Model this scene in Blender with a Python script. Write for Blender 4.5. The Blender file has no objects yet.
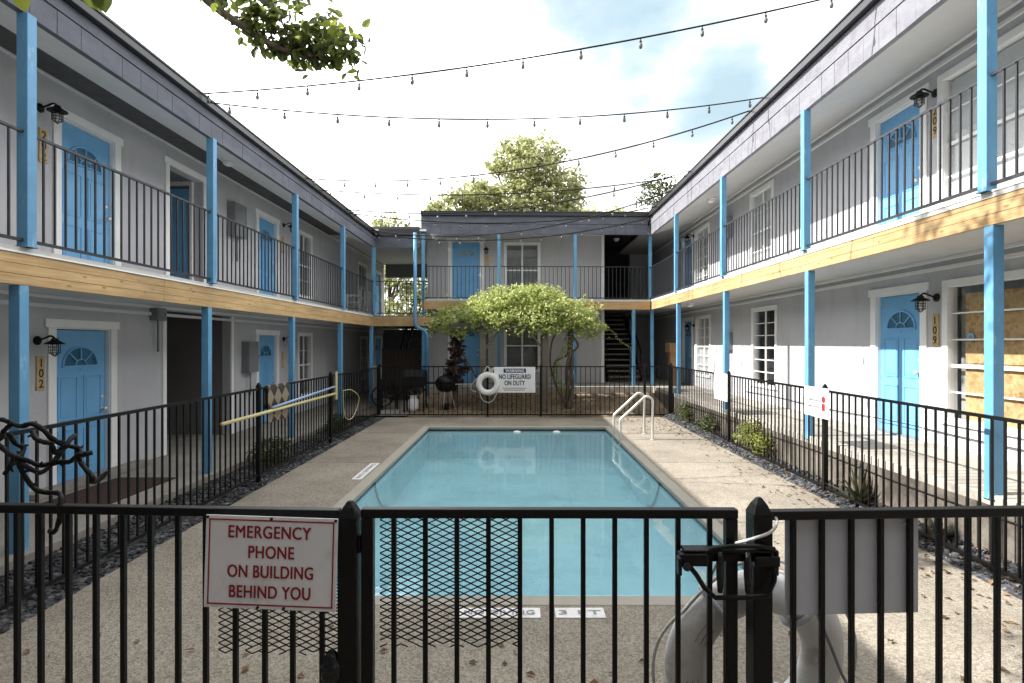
import bpy, math, random
from mathutils import Vector, Matrix, noise as mnoise
random.seed(11)
R = math.radians
C = bpy.context.scene.collection
SC = bpy.context.scene

# ------------------------------------------------------------------ materials
def new_mat(name):
    m = bpy.data.materials.new(name); m.use_nodes = True
    nt = m.node_tree; nt.nodes.clear()
    out = nt.nodes.new('ShaderNodeOutputMaterial')
    return m, nt, out

def N(nt, typ, **kw):
    n = nt.nodes.new(typ)
    for k, v in kw.items(): setattr(n, k, v)
    return n

def ramp(nt, fac, stops):
    r = N(nt, 'ShaderNodeValToRGB')
    e = r.color_ramp.elements
    while len(e) < len(stops): e.new(0.5)
    for i, (p, c) in enumerate(stops):
        e[i].position = p
        e[i].color = (c[0], c[1], c[2], 1) if not isinstance(c, (int, float)) else (c, c, c, 1)
    nt.links.new(fac, r.inputs['Fac'])
    return r

def noise_tex(nt, scale, detail=4, rough=0.55, stretch=None):
    tc = N(nt, 'ShaderNodeTexCoord')
    src = tc.outputs['Object']
    if stretch:
        mp = N(nt, 'ShaderNodeMapping'); mp.inputs['Scale'].default_value = stretch
        nt.links.new(src, mp.inputs['Vector']); src = mp.outputs['Vector']
    n = N(nt, 'ShaderNodeTexNoise')
    n.inputs['Scale'].default_value = scale; n.inputs['Detail'].default_value = detail
    n.inputs['Roughness'].default_value = rough
    nt.links.new(src, n.inputs['Vector'])
    return n

def paint(name, col, rough=0.55, var=0.12, scale=1.3, fine=40, bump=0.15, metallic=0.0, spec=0.4, stretch=None, dirt=None):
    m, nt, out = new_mat(name)
    b = N(nt, 'ShaderNodeBsdfPrincipled')
    b.inputs['Roughness'].default_value = rough; b.inputs['Metallic'].default_value = metallic
    b.inputs['Specular IOR Level'].default_value = spec
    n1 = noise_tex(nt, scale, 5, 0.6, stretch)
    lo = tuple(max(0, c*(1-var)) for c in col); hi = tuple(min(1, c*(1+var)) for c in col)
    r = ramp(nt, n1.outputs['Fac'], [(0.3, lo), (0.7, hi)])
    colsock = r.outputs['Color']
    if dirt:
        n3 = noise_tex(nt, dirt[1], 6, 0.7, dirt[4] if len(dirt) > 4 else None)
        r3 = ramp(nt, n3.outputs['Fac'], [(dirt[2], 0.0), (dirt[3], 1.0)])
        mx = N(nt, 'ShaderNodeMixRGB'); nt.links.new(r3.outputs['Color'], mx.inputs['Fac'])
        nt.links.new(colsock, mx.inputs['Color1']); mx.inputs['Color2'].default_value = (*dirt[0], 1)
        colsock = mx.outputs['Color']
    nt.links.new(colsock, b.inputs['Base Color'])
    if bump:
        n2 = noise_tex(nt, fine, 3)
        bp = N(nt, 'ShaderNodeBump'); bp.inputs['Strength'].default_value = bump; bp.inputs['Distance'].default_value = 0.01
        nt.links.new(n2.outputs['Fac'], bp.inputs['Height']); nt.links.new(bp.outputs['Normal'], b.inputs['Normal'])
    nt.links.new(b.outputs['BSDF'], out.inputs['Surface'])
    return m

def wood_mat(name, a, b_, knots=True):
    m, nt, out = new_mat(name)
    b = N(nt, 'ShaderNodeBsdfPrincipled'); b.inputs['Roughness'].default_value = 0.7
    n1 = noise_tex(nt, 6, 6, 0.65, (0.35, 6, 9))
    r = ramp(nt, n1.outputs['Fac'], [(0.3, a), (0.62, b_), (0.8, tuple(c*1.15 for c in b_))])
    col = r.outputs['Color']
    n0 = noise_tex(nt, 1.1, 3, 0.5, (1, 3, 3))
    r0 = ramp(nt, n0.outputs['Fac'], [(0.35, 0.78), (0.7, 1.1)])
    mu = N(nt, 'ShaderNodeMixRGB', blend_type='MULTIPLY'); mu.inputs['Fac'].default_value = 1
    nt.links.new(col, mu.inputs['Color1']); nt.links.new(r0.outputs['Color'], mu.inputs['Color2'])
    col = mu.outputs['Color']
    if knots:
        tc = N(nt, 'ShaderNodeTexCoord'); mp = N(nt, 'ShaderNodeMapping'); mp.inputs['Scale'].default_value = (4.2, 6, 12)
        nt.links.new(tc.outputs['Object'], mp.inputs['Vector'])
        vo = N(nt, 'ShaderNodeTexVoronoi'); vo.inputs['Scale'].default_value = 1.0
        nt.links.new(mp.outputs['Vector'], vo.inputs['Vector'])
        rk = ramp(nt, vo.outputs['Distance'], [(0.07, 0.9), (0.17, 0.0)])
        mk = N(nt, 'ShaderNodeMixRGB'); nt.links.new(rk.outputs['Color'], mk.inputs['Fac'])
        nt.links.new(col, mk.inputs['Color1']); mk.inputs['Color2'].default_value = (0.22, 0.10, 0.035, 1)
        col = mk.outputs['Color']
    nt.links.new(col, b.inputs['Base Color'])
    bp = N(nt, 'ShaderNodeBump'); bp.inputs['Strength'].default_value = 0.2; bp.inputs['Distance'].default_value = 0.01
    nt.links.new(n1.outputs['Fac'], bp.inputs['Height']); nt.links.new(bp.outputs['Normal'], b.inputs['Normal'])
    nt.links.new(b.outputs['BSDF'], out.inputs['Surface'])
    return m

def leaf_mat(name, cols, trans=0.35):
    m, nt, out = new_mat(name)
    g = N(nt, 'ShaderNodeNewGeometry')
    k = len(cols)
    r = ramp(nt, g.outputs['Random Per Island'], [(i/(k-1) if k > 1 else 0, c) for i, c in enumerate(cols)])
    d = N(nt, 'ShaderNodeBsdfPrincipled'); d.inputs['Roughness'].default_value = 0.5
    d.inputs['Specular IOR Level'].default_value = 0.3
    t = N(nt, 'ShaderNodeBsdfTranslucent')
    hs = N(nt, 'ShaderNodeHueSaturation'); hs.inputs['Value'].default_value = 1.5; hs.inputs['Saturation'].default_value = 1.1
    nt.links.new(r.outputs['Color'], hs.inputs['Color'])
    nt.links.new(r.outputs['Color'], d.inputs['Base Color']); nt.links.new(hs.outputs['Color'], t.inputs['Color'])
    mx = N(nt, 'ShaderNodeMixShader'); mx.inputs['Fac'].default_value = trans
    nt.links.new(d.outputs['BSDF'], mx.inputs[1]); nt.links.new(t.outputs['BSDF'], mx.inputs[2])
    nt.links.new(mx.outputs['Shader'], out.inputs['Surface'])
    return m

def two_sided_fresnel(nt, ior):
    fr = N(nt, 'ShaderNodeFresnel'); ge = N(nt, 'ShaderNodeNewGeometry')
    ma = N(nt, 'ShaderNodeMath', operation='MULTIPLY_ADD')
    ma.inputs[1].default_value = 1/ior-ior; ma.inputs[2].default_value = ior
    nt.links.new(ge.outputs['Backfacing'], ma.inputs[0]); nt.links.new(ma.outputs[0], fr.inputs['IOR'])
    return fr

def glass_mat(name, tint, fac_t=0.6, rough=0.02, ior=1.45):
    m, nt, out = new_mat(name)
    fr = two_sided_fresnel(nt, ior)
    t = N(nt, 'ShaderNodeBsdfTransparent'); t.inputs['Color'].default_value = (*tint, 1)
    g = N(nt, 'ShaderNodeBsdfGlossy'); g.inputs['Roughness'].default_value = rough
    mx = N(nt, 'ShaderNodeMixShader')
    n = noise_tex(nt, 1.2, 2); bp = N(nt, 'ShaderNodeBump'); bp.inputs['Strength'].default_value = 0.03
    nt.links.new(n.outputs['Fac'], bp.inputs['Height']); nt.links.new(bp.outputs['Normal'], g.inputs['Normal'])
    nt.links.new(fr.outputs['Fac'], mx.inputs['Fac'])
    nt.links.new(t.outputs['BSDF'], mx.inputs[1]); nt.links.new(g.outputs['BSDF'], mx.inputs[2])
    nt.links.new(mx.outputs['Shader'], out.inputs['Surface'])
    return m

def speckle_mat(name, base, cols, scale=60, rough=0.9, joint=None, stain=(0.6, 1.1), bump=0.5):
    m, nt, out = new_mat(name)
    b = N(nt, 'ShaderNodeBsdfPrincipled'); b.inputs['Roughness'].default_value = rough
    b.inputs['Specular IOR Level'].default_value = 0.2
    tc = N(nt, 'ShaderNodeTexCoord')
    vo = N(nt, 'ShaderNodeTexVoronoi'); vo.inputs['Scale'].default_value = scale
    nt.links.new(tc.outputs['Object'], vo.inputs['Vector'])
    sep = N(nt, 'ShaderNodeSeparateColor'); nt.links.new(vo.outputs['Color'], sep.inputs['Color'])
    k = len(cols)
    r = ramp(nt, sep.outputs['Red'], [(i/(k-1), c) for i, c in enumerate(cols)])
    mx = N(nt, 'ShaderNodeMixRGB'); mx.inputs['Fac'].default_value = 0.65
    mx.inputs['Color1'].default_value = (*base, 1); nt.links.new(r.outputs['Color'], mx.inputs['Color2'])
    n1 = noise_tex(nt, 0.9, 7, 0.65); r1 = ramp(nt, n1.outputs['Fac'], [(0.3, stain[0]), (0.7, stain[1])])
    mu = N(nt, 'ShaderNodeMixRGB', blend_type='MULTIPLY'); mu.inputs['Fac'].default_value = 1
    nt.links.new(mx.outputs['Color'], mu.inputs['Color1']); nt.links.new(r1.outputs['Color'], mu.inputs['Color2'])
    col = mu.outputs['Color']
    if joint:
        sx = N(nt, 'ShaderNodeSeparateXYZ'); nt.links.new(tc.outputs['Object'], sx.inputs['Vector'])
        wob = noise_tex(nt, 3, 3)
        a0 = N(nt, 'ShaderNodeMath', operation='MULTIPLY_ADD'); a0.inputs[1].default_value = 0.03
        nt.links.new(wob.outputs['Fac'], a0.inputs[0]); nt.links.new(sx.outputs['Y'], a0.inputs[2])
        md = N(nt, 'ShaderNodeMath', operation='PINGPONG'); md.inputs[1].default_value = joint
        nt.links.new(a0.outputs[0], md.inputs[0])
        lt = N(nt, 'ShaderNodeMath', operation='LESS_THAN'); lt.inputs[1].default_value = 0.008
        nt.links.new(md.outputs[0], lt.inputs[0])
        mj = N(nt, 'ShaderNodeMixRGB'); nt.links.new(lt.outputs[0], mj.inputs['Fac'])
        nt.links.new(col, mj.inputs['Color1']); mj.inputs['Color2'].default_value = (0.06, 0.055, 0.05, 1)
        col = mj.outputs['Color']
    nt.links.new(col, b.inputs['Base Color'])
    bp = N(nt, 'ShaderNodeBump'); bp.inputs['Strength'].default_value = bump; bp.inputs['Distance'].default_value = 0.01
    nt.links.new(vo.outputs['Distance'], bp.inputs['Height']); nt.links.new(bp.outputs['Normal'], b.inputs['Normal'])
    nt.links.new(b.outputs['BSDF'], out.inputs['Surface'])
    return m

M = {}
M['wall'] = paint('wall_paint', (0.51, 0.51, 0.535), 0.8, 0.06, 1.1, 38, 0.55, dirt=((0.40, 0.395, 0.405), 1.6, 0.52, 0.85, (2, 2, .35)))
M['ceiling'] = paint('ceiling_paint', (0.76, 0.75, 0.745), 0.8, 0.05, 0.9, 50, 0.2, dirt=((0.64, 0.63, 0.62), 1.2, 0.55, 0.9))
M['white'] = paint('white_trim', (0.86, 0.86, 0.85), 0.5, 0.05, 3, 50, 0.1, dirt=((0.66, 0.64, 0.61), 3, 0.62, 0.88))
M['blue'] = paint('blue_door_paint', (0.17, 0.43, 0.72), 0.42, 0.07, 2.0, 60, 0.08, dirt=((0.10, 0.31, 0.58), 2.5, 0.58, 0.8))
M['bluepost'] = paint('blue_post_paint', (0.115, 0.305, 0.50), 0.5, 0.14, 2.5, 40, 0.2, dirt=((0.36, 0.52, 0.64), 5, 0.58, 0.68, (1.5, 1.5, .4)))
M['beam'] = wood_mat('beam_wood', (0.42, 0.25, 0.095), (0.58, 0.40, 0.20))
M['oldwood'] = wood_mat('old_wood', (0.10, 0.085, 0.065), (0.20, 0.175, 0.14))
M['darkwood'] = wood_mat('dark_wood', (0.018, 0.012, 0.008), (0.04, 0.027, 0.018), False)
M['ply'] = speckle_mat('plywood', (0.58, 0.38, 0.18), [(0.36, 0.20, 0.08), (0.62, 0.42, 0.20), (0.70, 0.50, 0.27), (0.52, 0.32, 0.14)], 26, rough=.7, stain=(.75, 1.1), bump=.15)
M['plaque'] = wood_mat('plaque_wood', (0.50, 0.35, 0.16), (0.62, 0.46, 0.24), False)
M['black'] = paint('black_metal', (0.0045, 0.0045, 0.005), 0.42, 0.3, 6, 90, 0.2, spec=0.28, dirt=((0.014, 0.011, 0.009), 8, 0.6, 0.8))
M['blackmatte'] = paint('black_rubber', (0.005, 0.005, 0.005), 0.6, 0.2, 8, 60, 0.3, spec=0.25)
M['rail'] = paint('rail_metal', (0.022, 0.024, 0.03), 0.45, 0.2, 6, 90, 0.1)
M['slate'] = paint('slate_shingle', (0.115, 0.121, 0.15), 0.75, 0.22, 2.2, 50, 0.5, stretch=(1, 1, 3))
M['slatepale'] = paint('pale_shingle', (0.205, 0.205, 0.23), 0.75, 0.15, 2.2, 50, 0.5, stretch=(1, 1, 3), dirt=((0.15, 0.148, 0.16), 5, 0.5, 0.7))  # lit copy of the slate shingle: right wing sunlight put into the colour
M['gutter'] = paint('gutter_metal', (0.025, 0.026, 0.03), 0.35, 0.2, 2, 30, 0.05)
M['roof'] = paint('roof_shingle', (0.09, 0.088, 0.09), 0.9, 0.2, 5, 50, 0.5)
M['dark'] = paint('dark_interior', (0.022, 0.02, 0.02), 0.9, 0.2, 1, 20, 0.1)  # near-black: shade of the back recess and unlit rooms put into the colour
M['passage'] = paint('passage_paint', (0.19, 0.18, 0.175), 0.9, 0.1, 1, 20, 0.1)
M['concrete'] = paint('walk_concrete', (0.27, 0.25, 0.22), 0.9, 0.14, 1.6, 70, 0.4, dirt=((0.17, 0.155, 0.14), 1.4, 0.5, 0.78))
M['slabface'] = paint('slab_concrete', (0.37, 0.345, 0.305), 0.9, 0.16, 2, 60, 0.5, dirt=((0.17, 0.15, 0.125), 1.7, 0.52, 0.75))
M['kerbface'] = paint('stained_kerb', (0.17, 0.15, 0.125), 0.95, 0.25, 2.2, 50, 0.6, dirt=((0.06, 0.05, 0.042), 1.6, 0.42, 0.62))
M['soffit'] = paint('soffit_paint', (0.50, 0.495, 0.49), 0.8, 0.06, 0.9, 50, 0.2, dirt=((0.40, 0.39, 0.38), 1.2, 0.55, 0.9))  # ceiling paint copied darker to offset bounced light on right and back wings
M['balcony'] = paint('balcony_concrete', (0.55, 0.53, 0.50), 0.9, 0.1, 1.6, 70, 0.3)  # paler than the walk concrete, to bounce light onto the ceilings above
M['coping'] = paint('coping_concrete', (0.345, 0.32, 0.275), 0.85, 0.1, 3, 70, 0.4, dirt=((0.3, 0.28, 0.25), 3, 0.55, 0.8))
M['deck'] = speckle_mat('aggregate_deck', (0.285, 0.252, 0.205), [(0.14, 0.118, 0.09), (0.26, 0.23, 0.185), (0.32, 0.285, 0.235), (0.42, 0.385, 0.33)], 78, joint=1.55, stain=(0.66, 1.12))
M['gravel'] = speckle_mat('dark_gravel', (0.05, 0.05, 0.055), [(0.02, 0.02, 0.023), (0.06, 0.06, 0.065), (0.11, 0.11, 0.115), (0.26, 0.26, 0.26)], 26, stain=(0.5, 1.2), bump=1.0)
M['dirt'] = speckle_mat('leafy_dirt', (0.25, 0.19, 0.13), [(0.13, 0.095, 0.065), (0.28, 0.21, 0.145), (0.36, 0.28, 0.19), (0.46, 0.37, 0.27)], 22, stain=(0.5, 1.25), bump=0.8)
M['ground'] = speckle_mat('ground_grass', (0.08, 0.085, 0.05), [(0.05, 0.06, 0.03), (0.09, 0.1, 0.05), (0.14, 0.13, 0.08)], 8)
M['plaster'] = paint('pool_plaster', (0.41, 0.66, 0.73), 0.7, 0.08, 0.8, 20, 0.05, dirt=((0.22, 0.43, 0.50), 1.3, 0.45, 0.72))
M['stepwhite'] = paint('pool_step_white', (0.66, 0.84, 0.90), 0.7, 0.04, 1.5, 20, 0.05)
M['tile'] = paint('navy_tile', (0.012, 0.025, 0.035), 0.25, 0.4, 12, 30, 0.1)
M['steel'] = paint('steel', (0.68, 0.665, 0.63), 0.3, 0.1, 4, 60, 0.05, metallic=0.5)
M['plastic'] = paint('white_plastic', (0.80, 0.80, 0.79), 0.42, 0.04, 3, 40, 0.08, dirt=((0.5, 0.48, 0.46), 4, 0.6, 0.8))
M['ringskin'] = paint('ring_skin', (0.74, 0.735, 0.72), 0.55, 0.06, 6, 45, 0.25, dirt=((0.40, 0.375, 0.34), 7, 0.52, 0.78))
M['rope'] = paint('rope', (0.62, 0.61, 0.58), 0.85, 0.15, 30, 90, 0.5)
M['signwhite'] = paint('sign_white', (0.84, 0.825, 0.845), 0.45, 0.05, 3, 40, 0.05, dirt=((0.6, 0.575, 0.56), 4, 0.52, 0.75))
M['signback'] = paint('sign_back', (0.56, 0.575, 0.63), 0.5, 0.06, 3, 40, 0.05)
M['red'] = paint('sign_red', (0.30, 0.020, 0.026), 0.5, 0.08, 9, 40, 0.0)
M['navy'] = paint('sign_navy', (0.012, 0.018, 0.06), 0.5, 0.08, 9, 40, 0.0)
M['greyink'] = paint('grey_ink', (0.25, 0.25, 0.28), 0.5, 0.08, 9, 40, 0.0)
M['ink'] = paint('black_ink', (0.012, 0.012, 0.014), 0.5, 0.1, 9, 40, 0.0)
M['yellow'] = paint('pale_yellow_pole', (0.62, 0.53, 0.26), 0.45, 0.08, 4, 40, 0.05)
M['polegrey'] = paint('pale_blue_pole', (0.28, 0.40, 0.60), 0.4, 0.08, 4, 40, 0.05)
M['mat'] = paint('brown_mat', (0.045, 0.022, 0.018), 0.95, 0.2, 8, 90, 0.8)
M['box'] = paint('grey_box', (0.22, 0.225, 0.235), 0.5, 0.08, 3, 40, 0.05)
M['card'] = paint('cardboard', (0.26, 0.15, 0.075), 0.85, 0.12, 3, 40, 0.1)
M['bark'] = paint('bark', (0.13, 0.105, 0.08), 0.95, 0.35, 9, 30, 1.0, stretch=(1, 1, 0.25))
M['blind'] = paint('window_blind', (0.78, 0.78, 0.77), 0.7, 0.08, 2, 40, 0.0)
M['curtain'] = paint('grey_blind', (0.33, 0.33, 0.325), 0.8, 0.15, 2, 40, 0.0)
M['deadleaf'] = leaf_mat('dead_leaves', [(0.15, 0.075, 0.035), (0.24, 0.14, 0.07), (0.08, 0.05, 0.03), (0.30, 0.20, 0.11), (0.12, 0.07, 0.04)], 0.1)
M['deadvine'] = leaf_mat('dark_dry_leaves', [(0.035, 0.02, 0.018), (0.075, 0.04, 0.028), (0.05, 0.03, 0.03)], 0.1)
M['tree_leaf'] = leaf_mat('tree_leaves', [(0.20, 0.225, 0.095), (0.36, 0.375, 0.19), (0.27, 0.29, 0.13), (0.47, 0.46, 0.28), (0.12, 0.14, 0.06)], 0.45)
M['pale_leaf'] = leaf_mat('pale_leaves', [(0.32, 0.33, 0.16), (0.42, 0.42, 0.22), (0.24, 0.26, 0.10)], 0.4)
M['branch_leaf'] = leaf_mat('branch_leaves', [(0.055, 0.075, 0.035), (0.09, 0.12, 0.04), (0.17, 0.20, 0.05), (0.065, 0.08, 0.04), (0.26, 0.29, 0.06)], 0.5)
M['vine_leaf'] = leaf_mat('vine_leaves', [(0.22, 0.28, 0.08), (0.44, 0.48, 0.18), (0.32, 0.38, 0.11), (0.60, 0.61, 0.33), (0.10, 0.14, 0.045)], 0.4)
M['shrub_leaf'] = leaf_mat('shrub_leaves', [(0.045, 0.06, 0.025), (0.09, 0.11, 0.035), (0.06, 0.075, 0.03)], 0.25)
M['lime_leaf'] = leaf_mat('lime_leaves', [(0.16, 0.19, 0.04), (0.24, 0.26, 0.07), (0.12, 0.15, 0.04)], 0.3)
M['spike_leaf'] = leaf_mat('spiky_leaves', [(0.05, 0.05, 0.03), (0.09, 0.08, 0.05), (0.035, 0.04, 0.025)], 0.1)
M['pane'] = glass_mat('window_glass', (0.90, 0.92, 0.93), ior=1.55)
M['fan'] = glass_mat('fanlight_glass', (0.55, 0.62, 0.62), ior=1.6)
M['bulb'] = glass_mat('bulb_glass', (0.80, 0.80, 0.78), ior=1.5)
M['jar'] = glass_mat('lamp_glass', (0.88, 0.88, 0.86), ior=1.5)
M['bag'] = paint('bag_plastic', (0.012, 0.012, 0.014), 0.22, 0.2, 8, 70, 0.6)
M['cush'] = paint('brown_cloth', (0.14, 0.105, 0.07), 0.9, 0.1, 3, 60, 0.2)

# argyle towel
def towel_mat():
    m, nt, out = new_mat('argyle_cloth')
    b = N(nt, 'ShaderNodeBsdfPrincipled'); b.inputs['Roughness'].default_value = 0.95
    tc = N(nt, 'ShaderNodeTexCoord'); mp = N(nt, 'ShaderNodeMapping')
    mp.inputs['Rotation'].default_value = (R(45), 0, 0); mp.inputs['Scale'].default_value = (1, 1, 1)
    nt.links.new(tc.outputs['Object'], mp.inputs['Vector'])
    sx = N(nt, 'ShaderNodeSeparateXYZ'); nt.links.new(mp.outputs['Vector'], sx.inputs['Vector'])
    cb = N(nt, 'ShaderNodeCombineXYZ'); nt.links.new(sx.outputs['Y'], cb.inputs['X']); nt.links.new(sx.outputs['Z'], cb.inputs['Y'])
    ck = N(nt, 'ShaderNodeTexChecker'); ck.inputs['Scale'].default_value = 5.2
    ck.inputs['Color1'].default_value = (0.03, 0.025, 0.022, 1); ck.inputs['Color2'].default_value = (0.24, 0.19, 0.13, 1)
    nt.links.new(cb.outputs['Vector'], ck.inputs['Vector'])
    nt.links.new(ck.outputs['Color'], b.inputs['Base Color']); nt.links.new(b.outputs['BSDF'], out.inputs['Surface'])
    return m
M['towel'] = towel_mat()

def water_mat():
    m, nt, out = new_mat('pool_water')
    fr = two_sided_fresnel(nt, 1.33)
    t = N(nt, 'ShaderNodeBsdfTransparent'); t.inputs['Color'].default_value = (0.80, 0.94, 0.955, 1)
    g = N(nt, 'ShaderNodeBsdfGlossy'); g.inputs['Roughness'].default_value = 0.015
    n = noise_tex(nt, 2.2, 4, 0.55); bp = N(nt, 'ShaderNodeBump'); bp.inputs['Strength'].default_value = 0.16; bp.inputs['Distance'].default_value = 0.02
    nt.links.new(n.outputs['Fac'], bp.inputs['Height']); nt.links.new(bp.outputs['Normal'], g.inputs['Normal'])
    nt.links.new(bp.outputs['Normal'], fr.inputs['Normal'])
    mx = N(nt, 'ShaderNodeMixShader'); nt.links.new(fr.outputs['Fac'], mx.inputs['Fac'])
    nt.links.new(t.outputs['BSDF'], mx.inputs[1]); nt.links.new(g.outputs['BSDF'], mx.inputs[2])
    df = N(nt, 'ShaderNodeBsdfDiffuse'); df.inputs['Color'].default_value = (.43, .68, .755, 1)
    m2 = N(nt, 'ShaderNodeMixShader'); m2.inputs['Fac'].default_value = .32
    nt.links.new(t.outputs['BSDF'], m2.inputs[1]); nt.links.new(df.outputs['BSDF'], m2.inputs[2])
    nt.links.new(m2.outputs['Shader'], mx.inputs[1])
    nt.links.new(mx.outputs['Shader'], out.inputs['Surface'])
    return m
M['water'] = water_mat()

# ------------------------------------------------------------------ mesh building
class MB:
    def __init__(self): self.v = []; self.f = []
    def box(self, x0, x1, y0, y1, z0, z1, rot=None, at=None):
        if x0 > x1: x0, x1 = x1, x0
        if y0 > y1: y0, y1 = y1, y0
        if z0 > z1: z0, z1 = z1, z0
        b = len(self.v)
        pts = [(x0,y0,z0),(x1,y0,z0),(x1,y1,z0),(x0,y1,z0),(x0,y0,z1),(x1,y0,z1),(x1,y1,z1),(x0,y1,z1)]
        if rot is not None or at is not None:
            mt = (Matrix.Translation(at) if at is not None else Matrix()) @ (rot.to_4x4() if rot is not None else Matrix())
            pts = [tuple(mt @ Vector(p)) for p in pts]
        self.v += pts
        self.f += [(b,b+3,b+2,b+1),(b+4,b+5,b+6,b+7),(b,b+1,b+5,b+4),(b+1,b+2,b+6,b+5),(b+2,b+3,b+7,b+6),(b+3,b,b+4,b+7)]
        return self
    def quad(self, *p):
        b = len(self.v); self.v += [tuple(q) for q in p]; self.f.append(tuple(range(b, b+len(p)))); return self
    def bar(self, a, c, w, h=None):
        a = Vector(a); c = Vector(c); h = h or w
        d = c-a; L = d.length
        if L < 1e-6: return self
        q = d.to_track_quat('X', 'Z')
        return self.box(0, L, -w/2, w/2, -h/2, h/2, q.to_matrix(), a)
    def tube(self, path, r, n=8, closed=False, caps=True):
        P = [Vector(p) for p in path]; k = len(P)
        rs = r if isinstance(r, (list, tuple)) else [r]*k
        b = len(self.v); nrm = None
        for i in range(k):
            if closed: t = P[(i+1) % k]-P[i-1]
            else: t = P[min(i+1, k-1)]-P[max(i-1, 0)]
            if t.length < 1e-9: t = Vector((0, 0, 1))
            t.normalize()
            if nrm is None:
                a = Vector((0, 0, 1)) if abs(t.z) < 0.9 else Vector((1, 0, 0))
                nrm = t.cross(a).normalized()
            else:
                nrm = (nrm - t*nrm.dot(t))
                if nrm.length < 1e-6: nrm = t.orthogonal()
                nrm.normalize()
            bn = t.cross(nrm)
            for j in range(n):
                an = 2*math.pi*j/n
                self.v.append(tuple(P[i]+(nrm*math.cos(an)+bn*math.sin(an))*rs[i]))
        m = k if closed else k-1
        for i in range(m):
            i2 = (i+1) % k
            for j in range(n):
                j2 = (j+1) % n
                self.f.append((b+i*n+j, b+i*n+j2, b+i2*n+j2, b+i2*n+j))
        if caps and not closed:
            self.f.append(tuple(b+j for j in reversed(range(n))))
            self.f.append(tuple(b+(k-1)*n+j for j in range(n)))
        return self
    def lathe(self, prof, n=16, at=(0, 0, 0), axis='Z'):
        b = len(self.v); k = len(prof)
        for r, z in prof:
            for j in range(n):
                an = 2*math.pi*j/n; x, y = r*math.cos(an), r*math.sin(an)
                p = (x, y, z) if axis == 'Z' else ((x, -z, y) if axis == 'Y' else (z, x, y))
                self.v.append((p[0]+at[0], p[1]+at[1], p[2]+at[2]))
        for i in range(k-1):
            for j in range(n):
                j2 = (j+1) % n
                self.f.append((b+i*n+j, b+i*n+j2, b+(i+1)*n+j2, b+(i+1)*n+j))
        if prof[0][0] > 1e-5: self.f.append(tuple(b+j for j in reversed(range(n))))
        if prof[-1][0] > 1e-5: self.f.append(tuple(b+(k-1)*n+j for j in range(n)))
        return self
    def torus(self, c, R0, r, nrm='Y', N_=32, n=10, flat=1.0):
        b = len(self.v)
        for i in range(N_):
            a = 2*math.pi*i/N_
            for j in range(n):
                t = 2*math.pi*j/n
                rr = R0+r*math.cos(t); h = r*flat*math.sin(t)
                if nrm == 'Y': p = (rr*math.cos(a), h, rr*math.sin(a))
                elif nrm == 'Z': p = (rr*math.cos(a), rr*math.sin(a), h)
                else: p = (h, rr*math.cos(a), rr*math.sin(a))
                self.v.append((c[0]+p[0], c[1]+p[1], c[2]+p[2]))
        for i in range(N_):
            for j in range(n):
                i2 = (i+1) % N_; j2 = (j+1) % n
                self.f.append((b+i*n+j, b+i2*n+j, b+i2*n+j2, b+i*n+j2))
        return self
    def leaf(self, c, d, up, L, W, fold=0.25):
        d = d.normalized(); s = d.cross(up)
        if s.length < 1e-4: s = d.orthogonal()
        s.normalize(); u = s.cross(d)
        b = len(self.v)
        self.v += [tuple(c), tuple(c+d*L*0.45+s*W/2+u*W*fold), tuple(c+d*L), tuple(c+d*L*0.45-s*W/2+u*W*fold)]
        self.f += [(b, b+1, b+2), (b, b+2, b+3)]
    def round_leaf(self, c, d, up, L, W, fold=.2):
        d = d.normalized(); s = d.cross(up)
        if s.length < 1e-4: s = d.orthogonal()
        s.normalize(); u = s.cross(d); b = len(self.v)
        prof = [(0, 0), (.18, .36), (.45, .5), (.75, .36), (1, 0)]
        for t, q in prof: self.v.append(tuple(c+d*L*t+s*W*q+u*(W*fold*q*2-L*.12*t*t)))
        for t, q in prof[1:4]: self.v.append(tuple(c+d*L*t-s*W*q+u*(W*fold*q*2-L*.12*t*t)))
        for t in (.18, .45, .75): self.v.append(tuple(c+d*L*t-u*(L*.12*t*t)))
        m = [b+8, b+9, b+10]
        self.f += [(b, b+1, m[0]), (b+1, b+2, m[1], m[0]), (b+2, b+3, m[2], m[1]), (b+3, b+4, m[2]), (b, m[0], b+5), (b+5, m[0], m[1], b+6), (b+6, m[1], m[2], b+7), (b+7, m[2], b+4)]
    def build(self, name, mat, parent=None, loc=None, smooth=False, bevel=0, rotz=None, recalc=False):
        me = bpy.data.meshes.new(name)
        me.from_pydata(self.v, [], self.f)
        if recalc or smooth:
            import bmesh
            bm = bmesh.new(); bm.from_mesh(me); bmesh.ops.recalc_face_normals(bm, faces=bm.faces); bm.to_mesh(me); bm.free()
        if smooth:
            for p in me.polygons: p.use_smooth = True
        me.materials.append(mat)
        o = bpy.data.objects.new(name, me); C.objects.link(o)
        if parent: o.parent = parent
        if loc: o.location = loc
        if rotz is not None: o.rotation_euler = (0, 0, rotz)
        if bevel:
            bv = o.modifiers.new('bevel', 'BEVEL'); bv.width = bevel; bv.segments = 2; bv.limit_method = 'ANGLE'
        return o

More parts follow.
